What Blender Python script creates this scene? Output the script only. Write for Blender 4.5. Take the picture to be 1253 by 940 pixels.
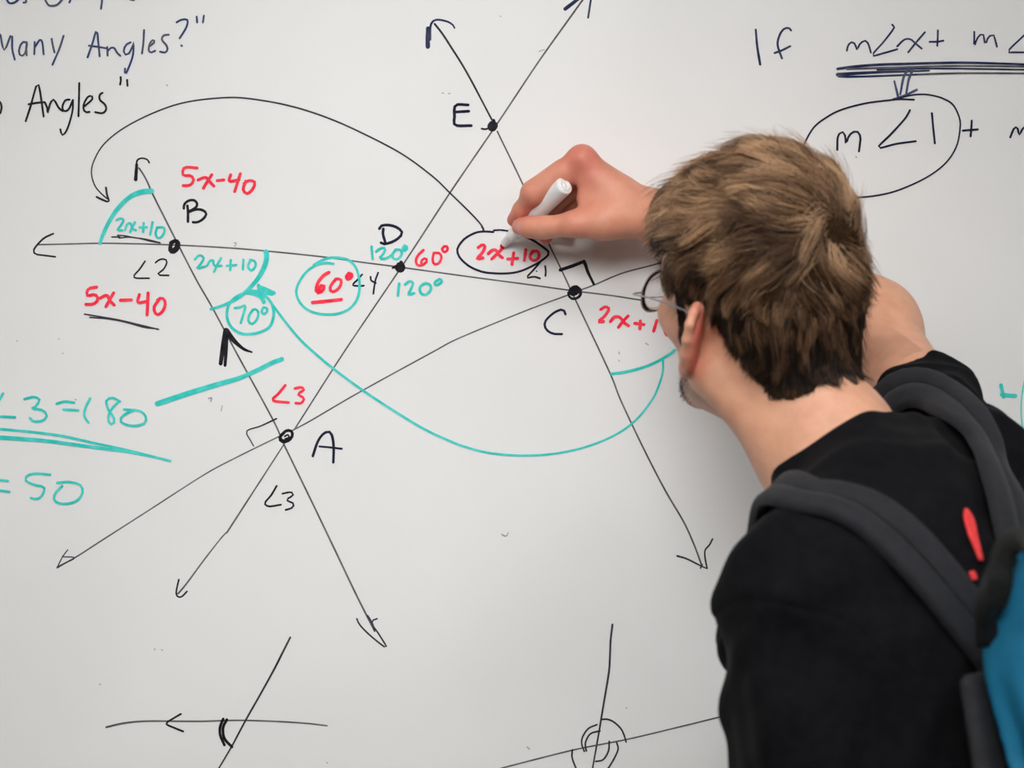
import bpy, math, random
import numpy as np
from mathutils import Vector, Matrix

for _o in list(bpy.data.objects):
    bpy.data.objects.remove(_o, do_unlink=True)
SC = bpy.context.scene
COL = SC.collection
rng = np.random.default_rng(7)
random.seed(7)

# ------------------------------------------------------------------ camera
CAM_D = 2.40            # metres from lens to board
CAM_H = 1.50
FPX = 2880.0            # focal length in picture widths of 1253
cam = bpy.data.cameras.new('camera')
cam.sensor_width = 36.0
cam.lens = 36.0 * FPX / 1253.0
cam.clip_start = 0.05
cam.dof.use_dof = True
cam.dof.focus_distance = CAM_D - 0.01
cam.dof.aperture_fstop = 6.4
cam_o = bpy.data.objects.new('camera', cam)
cam_o.location = (0, -CAM_D, CAM_H)
cam_o.rotation_euler = (math.radians(90), 0, 0)
COL.objects.link(cam_o)
SC.camera = cam_o

SC.view_settings.view_transform = 'Standard'
SC.view_settings.look = 'None'
SC.view_settings.gamma = 1.0
SC.view_settings.use_curve_mapping = False
SC.view_settings.exposure = 0.0
SC.cycles.max_bounces = 8
SC.cycles.diffuse_bounces = 4
SC.cycles.transparent_max_bounces = 12
SC.cycles.caustics_reflective = False
SC.cycles.caustics_refractive = False

world = bpy.data.worlds.new('world')
SC.world = world
world.use_nodes = True
world.node_tree.nodes['Background'].inputs[0].default_value = (0.8, 0.88, 1.0, 1)
world.node_tree.nodes['Background'].inputs[1].default_value = 0.25

LAMP_POWER = 8.2        # emission strength of the ceiling diffusers
LAMP_COL = (1.0, 0.99, 0.975, 1)
# ceiling troffers (x, y) of the classroom: rows run along the board
LAMPS = [(x, y) for y in (-1.45, -3.5, -5.55, -7.5) for x in (-2.2, 0.2, 2.6)]

# added spot out of view, put in to brighten the middle of the board
_sp = bpy.data.lights.new('added_board_spot', 'SPOT')
_sp.energy = 225.0; _sp.spot_size = math.radians(34); _sp.spot_blend = 1.0; _sp.shadow_soft_size = 0.52
_spo = bpy.data.objects.new('added_board_spot', _sp)
_spo.location = (-0.30, -2.75, 2.60)
_spo.rotation_euler = (Vector((-0.08, 0.0, 1.50)) - Vector(_spo.location)).to_track_quat('-Z', 'Y').to_euler()
COL.objects.link(_spo)


def P(px, py, d):
    """point d metres in front of the board, seen in direction (px, py)"""
    k = (CAM_D - d) / FPX
    return np.array([(px - 626.5) * k, -d, CAM_H - (py - 470.0) * k])


def unit(v):
    v = np.asarray(v, float)
    return v / np.linalg.norm(v)


# ------------------------------------------------------------------ materials
def mat(name, col, rough=0.5, spec=0.5, metal=0.0, **kw):
    m = bpy.data.materials.new(name)
    m.use_nodes = True
    b = m.node_tree.nodes['Principled BSDF']
    b.inputs['Base Color'].default_value = (*col, 1)
    b.inputs['Roughness'].default_value = rough
    b.inputs['Specular IOR Level'].default_value = spec
    b.inputs['Metallic'].default_value = metal
    for k, v in kw.items():
        b.inputs[k.replace('_', ' ')].default_value = v
    return m


def nt(m):
    t = m.node_tree
    return t, t.nodes, t.links, t.nodes['Principled BSDF']


def noise_mix(m, c1, c2, scale, detail=3, lo=0.35, hi=0.65, stretch=None, bump=0.0, bump_scale=None, bump_dist=0.001):
    t, N, L, b = nt(m)
    tc = N.new('ShaderNodeTexCoord')
    src = tc.outputs['Object']
    if stretch:
        mp = N.new('ShaderNodeMapping')
        mp.inputs['Scale'].default_value = stretch
        L.new(src, mp.inputs[0]); src = mp.outputs[0]
    n = N.new('ShaderNodeTexNoise')
    n.inputs['Scale'].default_value = scale
    n.inputs['Detail'].default_value = detail
    L.new(src, n.inputs['Vector'])
    r = N.new('ShaderNodeValToRGB')
    r.color_ramp.elements[0].position = lo
    r.color_ramp.elements[1].position = hi
    r.color_ramp.elements[0].color = (*c1, 1)
    r.color_ramp.elements[1].color = (*c2, 1)
    L.new(n.outputs[0], r.inputs[0])
    L.new(r.outputs[0], b.inputs['Base Color'])
    if bump:
        n2 = N.new('ShaderNodeTexNoise')
        n2.inputs['Scale'].default_value = bump_scale or scale * 4
        n2.inputs['Detail'].default_value = 4
        L.new(tc.outputs['Object'], n2.inputs['Vector'])
        bp = N.new('ShaderNodeBump')
        bp.inputs['Strength'].default_value = bump
        bp.inputs['Distance'].default_value = bump_dist
        L.new(n2.outputs[0], bp.inputs['Height'])
        L.new(bp.outputs[0], b.inputs['Normal'])
    return m


def s2l(r, g, b):
    f = lambda c: (c / 255 / 12.92) if c / 255 <= 0.04045 else ((c / 255 + 0.055) / 1.055) ** 2.4
    return (f(r), f(g), f(b))


M = {}
M['board'] = noise_mix(mat('board_enamel', (0.8, 0.8, 0.8), 0.27, 0.22), (0.79, 0.79, 0.785), (0.815, 0.815, 0.81), 5.0, 2)
M['aluminium'] = mat('aluminium', (0.7, 0.7, 0.71), 0.35, 0.5, 1.0)
M['wall_paint'] = noise_mix(mat('wall_paint', (0.5, 0.49, 0.47), 0.8, 0.3), (0.47, 0.46, 0.44), (0.52, 0.51, 0.49), 20)
M['ceiling_tile'] = noise_mix(mat('ceiling_tile', (0.8, 0.8, 0.78), 0.9, 0.2), (0.76, 0.76, 0.74), (0.82, 0.82, 0.8), 60)
M['floor_tile'] = noise_mix(mat('floor_tile', (0.3, 0.29, 0.27), 0.5, 0.4), (0.13, 0.125, 0.115), (0.17, 0.165, 0.155), 12)
INK = dict(
    thin=((0.080, 0.078, 0.086), (0.15, 0.148, 0.158)),
    line=((0.022, 0.020, 0.034), (0.055, 0.052, 0.062)),
    black=((0.006, 0.006, 0.010), (0.022, 0.020, 0.026)),
    navyblack=((0.009, 0.008, 0.030), (0.020, 0.019, 0.045)),
    navy=((0.012, 0.018, 0.075), (0.055, 0.060, 0.105)),
    slate=((0.030, 0.055, 0.17), (0.115, 0.12, 0.15)),
    teal=(s2l(44, 198, 188), s2l(88, 216, 208)),
    red=(s2l(250, 38, 68), s2l(255, 76, 94)),
    speck=((0.33, 0.29, 0.30), (0.5, 0.45, 0.46)),
)
for k, (a, b_) in INK.items():
    M['ink_' + k] = noise_mix(mat('ink_' + k, a, 0.6, 0.10), a, b_, 55.0 if k in ('thin', 'line', 'navy', 'slate') else 90.0, 3, 0.38, 0.66)
M['white_plastic'] = noise_mix(mat('white_plastic', (0.8, 0.8, 0.8), 0.32, 0.5), (0.78, 0.78, 0.78), (0.84, 0.84, 0.835), 40)
M['red_nib'] = noise_mix(mat('red_nib', s2l(225, 40, 50), 0.7, 0.2), s2l(215, 35, 48), s2l(235, 50, 60), 300)
M['red_print'] = mat('red_print', s2l(225, 35, 40), 0.4, 0.4)
M['lens_glass'] = mat('lens_glass', (1, 1, 1), 0.0, 0.5, Transmission_Weight=1.0, IOR=1.45)
M['frame_metal'] = mat('frame_metal', (0.34, 0.31, 0.34), 0.35, 0.5, 0.6)
M['shirt'] = noise_mix(mat('black_cotton', (0.006, 0.006, 0.007), 0.9, 0.10, Sheen_Weight=0.02, Sheen_Roughness=0.4),
                       (0.0042, 0.0042, 0.0054), (0.0064, 0.0064, 0.0080), 90, bump=0.25, bump_scale=900, bump_dist=0.0006)
M['strap'] = noise_mix(mat('strap_fabric', (0.025, 0.026, 0.030), 0.85, 0.2, Sheen_Weight=0.05), (0.0185, 0.019, 0.0225), (0.0235, 0.024, 0.0285), 120,
                       bump=0.3, bump_scale=1200, bump_dist=0.0006)
M['webbing'] = noise_mix(mat('webbing', (0.016, 0.016, 0.016), 0.7, 0.35), (0.007, 0.007, 0.007), (0.014, 0.014, 0.0135), 300, bump=0.3, bump_scale=1500)
M['pack_blue'] = noise_mix(mat('blue_nylon', s2l(26, 120, 160), 0.55, 0.4), s2l(22, 118, 158), s2l(32, 128, 168), 60, bump=0.25, bump_scale=700, bump_dist=0.0006)
M['pack_grey'] = noise_mix(mat('grey_padding', (0.026, 0.026, 0.030), 0.8, 0.3), (0.022, 0.022, 0.026), (0.030, 0.030, 0.034), 80)
M['red_fabric'] = noise_mix(mat('red_fabric', s2l(232, 62, 62), 0.7, 0.3), s2l(225, 56, 58), s2l(240, 72, 70), 200)
M['denim'] = noise_mix(mat('denim', (0.03, 0.045, 0.09), 0.85, 0.2), (0.025, 0.04, 0.08), (0.05, 0.065, 0.11), 200)
M['shoe'] = noise_mix(mat('shoe_leather', (0.05, 0.05, 0.05), 0.6, 0.3), (0.04, 0.04, 0.04), (0.07, 0.07, 0.07), 40)


def attr_material(m, attr):
    t, N, L, b = nt(m)
    a = N.new('ShaderNodeAttribute')
    a.attribute_name = attr
    L.new(a.outputs['Color'], b.inputs['Base Color'])
    return m, a


M['skin'], _a = attr_material(mat('skin', (0.6, 0.35, 0.25), 0.48, 0.4), 'tone')
_t, _N, _L, _b = nt(M['skin'])
_n = _N.new('ShaderNodeTexNoise'); _n.inputs['Scale'].default_value = 70; _n.inputs['Detail'].default_value = 6
_tc = _N.new('ShaderNodeTexCoord'); _L.new(_tc.outputs['Object'], _n.inputs['Vector'])
_mx = _N.new('ShaderNodeMix'); _mx.data_type = 'RGBA'; _mx.blend_type = 'MULTIPLY'
_rp = _N.new('ShaderNodeValToRGB')
_rp.color_ramp.elements[0].color = (0.86, 0.80, 0.78, 1); _rp.color_ramp.elements[1].color = (1.06, 1.06, 1.06, 1)
_rp.color_ramp.elements[0].position = 0.3; _rp.color_ramp.elements[1].position = 0.7
_L.new(_n.outputs[0], _rp.inputs[0])
_mx.inputs['Factor'].default_value = 0.6
_L.new(_a.outputs['Color'], _mx.inputs['A']); _L.new(_rp.outputs[0], _mx.inputs['B'])
_L.new(_mx.outputs['Result'], _b.inputs['Base Color'])
_b.inputs['Subsurface Weight'].default_value = 0.12
_b.inputs['Subsurface Radius'].default_value = (0.010, 0.004, 0.002)
_b.inputs['Subsurface Scale'].default_value = 0.4
_n2 = _N.new('ShaderNodeTexNoise'); _n2.inputs['Scale'].default_value = 420; _n2.inputs['Detail'].default_value = 3
_L.new(_tc.outputs['Object'], _n2.inputs['Vector'])
_bp = _N.new('ShaderNodeBump'); _bp.inputs['Strength'].default_value = 0.12; _bp.inputs['Distance'].default_value = 0.0006
_L.new(_n2.outputs[0], _bp.inputs['Height']); _L.new(_bp.outputs[0], _b.inputs['Normal'])

M['hair'], _ = attr_material(mat('brown_hair', (0.2, 0.1, 0.05), 0.45, 0.35), 'tone')
M['hair_base'] = noise_mix(mat('hair_base', s2l(48, 34, 24), 1.0, 0.0), s2l(40, 28, 20), s2l(62, 45, 31), 300)

M['lamp'] = bpy.data.materials.new('lamp_diffuser'); M['lamp'].use_nodes = True
_nt = M['lamp'].node_tree
_nt.nodes.remove(_nt.nodes['Principled BSDF'])
_e = _nt.nodes.new('ShaderNodeEmission')
_e.inputs[0].default_value = LAMP_COL
_e.inputs[1].default_value = LAMP_POWER
_nt.links.new(_e.outputs[0], _nt.nodes['Material Output'].inputs[0])


# ------------------------------------------------------------------ object helpers
def mesh_obj(name, verts, faces, material, parent=None, smooth=True, loc=None):
    """one mesh object; world-space verts; `loc` puts its origin there"""
    verts = np.asarray(verts, float)
    off = np.zeros(3)
    if parent is not None:
        off = np.array(parent.location)
        if parent.parent is not None:
            off = off + np.array(parent.parent.location)
    me = bpy.data.meshes.new(name)
    if isinstance(faces, np.ndarray):
        v = (verts - off).astype(np.float32)
        n, k = faces.shape
        me.vertices.add(len(v)); me.vertices.foreach_set('co', v.ravel())
        me.loops.add(n * k); me.loops.foreach_set('vertex_index', faces.astype(np.int32).ravel())
        me.polygons.add(n)
        me.polygons.foreach_set('loop_start', np.arange(0, n * k, k, dtype=np.int32))
        me.polygons.foreach_set('loop_total', np.full(n, k, np.int32))
        me.update(calc_edges=True)
    else:
        me.from_pydata([tuple(p) for p in (verts - off)], [], faces)
        me.update()
    me.validate()
    if smooth:
        me.polygons.foreach_set('use_smooth', np.ones(len(me.polygons), bool))
    me.materials.append(material)
    o = bpy.data.objects.new(name, me)
    COL.objects.link(o)
    if parent is not None:
        o.parent = parent
    return o


def empty(name, loc, label, cat, group=None):
    o = bpy.data.objects.new(name, None)
    o.empty_display_size = 0.05
    o.location = tuple(loc)
    COL.objects.link(o)
    o['label'] = label
    o['category'] = cat
    if group:
        o['group'] = group
    return o


class MB:
    def __init__(s):
        s.v = []; s.f = []

    def add(s, v, f):
        b = len(s.v)
        s.v += [tuple(p) for p in v]
        s.f += [tuple(i + b for i in q) for q in f]

    def box(s, lo, hi, bev=0.0):
        x0, y0, z0 = lo; x1, y1, z1 = hi
        if bev <= 0:
            s.add([(x0, y0, z0), (x1, y0, z0), (x1, y1, z0), (x0, y1, z0), (x0, y0, z1), (x1, y0, z1), (x1, y1, z1), (x0, y1, z1)],
                  [(0, 3, 2, 1), (4, 5, 6, 7), (0, 1, 5, 4), (1, 2, 6, 5), (2, 3, 7, 6), (3, 0, 4, 7)])
            return
        import bmesh
        bm = bmesh.new()
        bmesh.ops.create_cube(bm, size=1)
        for q in bm.verts:
            q.co = Vector((x0 + (q.co.x + .5) * (x1 - x0), y0 + (q.co.y + .5) * (y1 - y0), z0 + (q.co.z + .5) * (z1 - z0)))
        bmesh.ops.bevel(bm, geom=bm.edges[:], offset=bev, segments=3, affect='EDGES', profile=0.5)
        bm.verts.index_update()
        s.add([q.co[:] for q in bm.verts], [[q.index for q in f.verts] for f in bm.faces])
        bm.free()

    def lathe(s, a, b, prof, n=32):
        """prof: list of (distance along a->b, radius)"""
        a = np.asarray(a, float); ax = unit(np.asarray(b, float) - a)
        e1 = unit(np.cross(ax, (0.3, 0.2, 0.9))); e2 = np.cross(ax, e1)
        base = len(s.v)
        for (t, r) in prof:
            for i in range(n):
                an = 2 * math.pi * i / n
                s.v.append(tuple(a + ax * t + (e1 * math.cos(an) + e2 * math.sin(an)) * r))
        for j in range(len(prof) - 1):
            for i in range(n):
                i2 = (i + 1) % n
                s.f.append((base + j * n + i, base + j * n + i2, base + (j + 1) * n + i2, base + (j + 1) * n + i))
        s.f.append(tuple(base + i for i in range(n))[::-1])
        e = base + (len(prof) - 1) * n
        s.f.append(tuple(e + i for i in range(n)))

    def tube(s, pts, r, n=10, closed=False):
        pts = np.asarray(pts, float); m = len(pts)
        rs = np.full(m, r) if np.isscalar(r) else np.asarray(r)
        base = len(s.v)
        if closed:
            tan = np.roll(pts, -1, 0) - np.roll(pts, 1, 0)
        else:
            tan = np.gradient(pts, axis=0)
        tan /= np.linalg.norm(tan, axis=1)[:, None]
        ref = unit(np.cross(tan[0], (0.12, 0.31, 0.94)))
        for i in range(m):
            ref = unit(ref - tan[i] * ref.dot(tan[i]))
            e2 = np.cross(tan[i], ref)
            for k in range(n):
                an = 2 * math.pi * k / n
                s.v.append(tuple(pts[i] + (ref * math.cos(an) + e2 * math.sin(an)) * rs[i]))
        for i in range(m if closed else m - 1):
            j = (i + 1) % m
            for k in range(n):
                k2 = (k + 1) % n
                s.f.append((base + i * n + k, base + i * n + k2, base + j * n + k2, base + j * n + k))
        if not closed:
            s.f.append(tuple(base + k for k in range(n))[::-1])
            s.f.append(tuple(base + (m - 1) * n + k for k in range(n)))

    def build(s, name, material, parent=None, smooth=True):
        return mesh_obj(name, np.array(s.v), s.f, material, parent, smooth)


def spline(pts, per=8):
    """centripetal-ish Catmull-Rom through pts"""
    pts = np.asarray(pts, float)
    if len(pts) < 3:
        t = np.linspace(0, 1, per + 1)[:, None]
        return pts[0] * (1 - t) + pts[-1] * t
    q = np.vstack([2 * pts[0] - pts[1], pts, 2 * pts[-1] - pts[-2]])
    out = []
    t = np.linspace(0, 1, per, endpoint=False)[:, None]
    for i in range(1, len(q) - 2):
        p0, p1, p2, p3 = q[i - 1], q[i], q[i + 1], q[i + 2]
        m1 = (p2 - p0) * 0.5; m2 = (p3 - p1) * 0.5
        l = np.linalg.norm(p2 - p1)
        for mm in (m1, m2):
            k = np.linalg.norm(mm)
            if k > 1.3 * l:
                mm *= 1.3 * l / k
        out.append((2 * t**3 - 3 * t**2 + 1) * p1 + (t**3 - 2 * t**2 + t) * m1 + (-2 * t**3 + 3 * t**2) * p2 + (t**3 - t**2) * m2)
    out.append(pts[-1:])
    return np.vstack(out)


# ------------------------------------------------------------------ room shell
def structure(name, lo, hi, material):
    m = MB(); m.box(lo, hi)
    o = m.build(name, material, smooth=False)
    o['kind'] = 'structure'
    return o


RX, RY, RZ = 4.2, -8.4, 2.9
structure('floor', (-RX, RY, -0.1), (RX, 0.02, 0), M['floor_tile'])
structure('ceiling', (-RX, RY, RZ), (RX, 0.02, RZ + 0.1), M['ceiling_tile'])
structure('wall_front', (-RX, 0.02, 0), (RX, 0.14, RZ), M['wall_paint'])
structure('wall_back', (-RX, RY - 0.12, 0), (RX, RY, RZ), M['wall_paint'])
structure('wall_left', (-RX - 0.12, RY, 0), (-RX, 0.02, RZ), M['wall_paint'])
structure('wall_right', (RX, RY, 0), (RX + 0.12, 0.02, RZ), M['wall_paint'])
structure('baseboard_front', (-RX, 0.005, 0), (RX, 0.02, 0.1), M['pack_grey'])

for (lx, ly) in LAMPS:
    t = empty('ceiling_light', (lx, ly, RZ - 0.06), 'white fluorescent ceiling light panel above the classroom', 'ceiling light', 'ceiling light panels')
    m = MB()
    w, h = 0.62, 0.31
    for (a, b_) in (((lx - w, ly - h), (lx + w, ly - h + 0.025)), ((lx - w, ly + h - 0.025), (lx + w, ly + h)),
                    ((lx - w, ly - h + 0.025), (lx - w + 0.025, ly + h - 0.025)), ((lx + w - 0.025, ly - h + 0.025), (lx + w, ly + h - 0.025))):
        m.box((a[0], a[1], RZ - 0.06), (b_[0], b_[1], RZ), 0.0)
    m.build('frame', M['white_plastic'], t, smooth=False)
    m = MB(); m.box((lx - w + 0.026, ly - h + 0.026, RZ - 0.045), (lx + w - 0.026, ly + h - 0.026, RZ - 0.035))
    m.build('diffuser', M['lamp'], t, smooth=False)

t = empty('added_spot_fixture', _spo.location, 'added unseen spotlight fixture brightening the middle of the whiteboard', 'spotlight')  # unseen housing and stem modelled round the added board spot
_a = np.array(_spo.location); _b = unit(_a - np.array([-0.08, 0.0, 1.50]))
m = MB(); m.lathe(_a + _b * 0.03, _a + _b, [(0, 0.085), (0.002, 0.09), (0.13, 0.08), (0.15, 0.05)], 32)
m.build('added_spot_housing', M['pack_grey'], t)
m = MB(); m.tube([_a + _b * 0.15, np.array([_a[0], _a[1] + _b[1] * 0.15, RZ - 0.02]), np.array([_a[0], _a[1] + _b[1] * 0.15, RZ])], 0.012, 10)
m.build('stem', M['pack_grey'], t)

# ------------------------------------------------------------------ whiteboard
BX0, BX1, BZ0, BZ1 = -1.85, 1.45, 0.88, 2.12
board = empty('whiteboard', (-0.2, 0.02, BZ0), 'white dry-erase board covered in angle diagrams and coloured marker writing', 'whiteboard')
m = MB(); m.box((BX0, 0.0, BZ0), (BX1, 0.019, BZ1)); m.build('writing_panel', M['board'], board, smooth=False)
m = MB()
m.box((BX0 - 0.03, -0.008, BZ1), (BX1 + 0.03, 0.0195, BZ1 + 0.03), 0.003)
m.box((BX0 - 0.03, -0.008, BZ0 - 0.03), (BX1 + 0.03, 0.0195, BZ0), 0.003)
m.box((BX0 - 0.03, -0.008, BZ0), (BX0, 0.0195, BZ1), 0.003)
m.box((BX1, -0.008, BZ0), (BX1 + 0.03, 0.0195, BZ1), 0.003)
m.build('board_frame', M['aluminium'], board)
m = MB()
m.box((BX0 + 0.2, -0.07, BZ0 - 0.035), (BX1 - 0.2, -0.0085, BZ0 - 0.030), 0.001)
m.box((BX0 + 0.2, -0.074, BZ0 - 0.035), (BX1 - 0.2, -0.07, BZ0 - 0.018), 0.001)
m.build('marker_tray', M['aluminium'], board)

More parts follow.
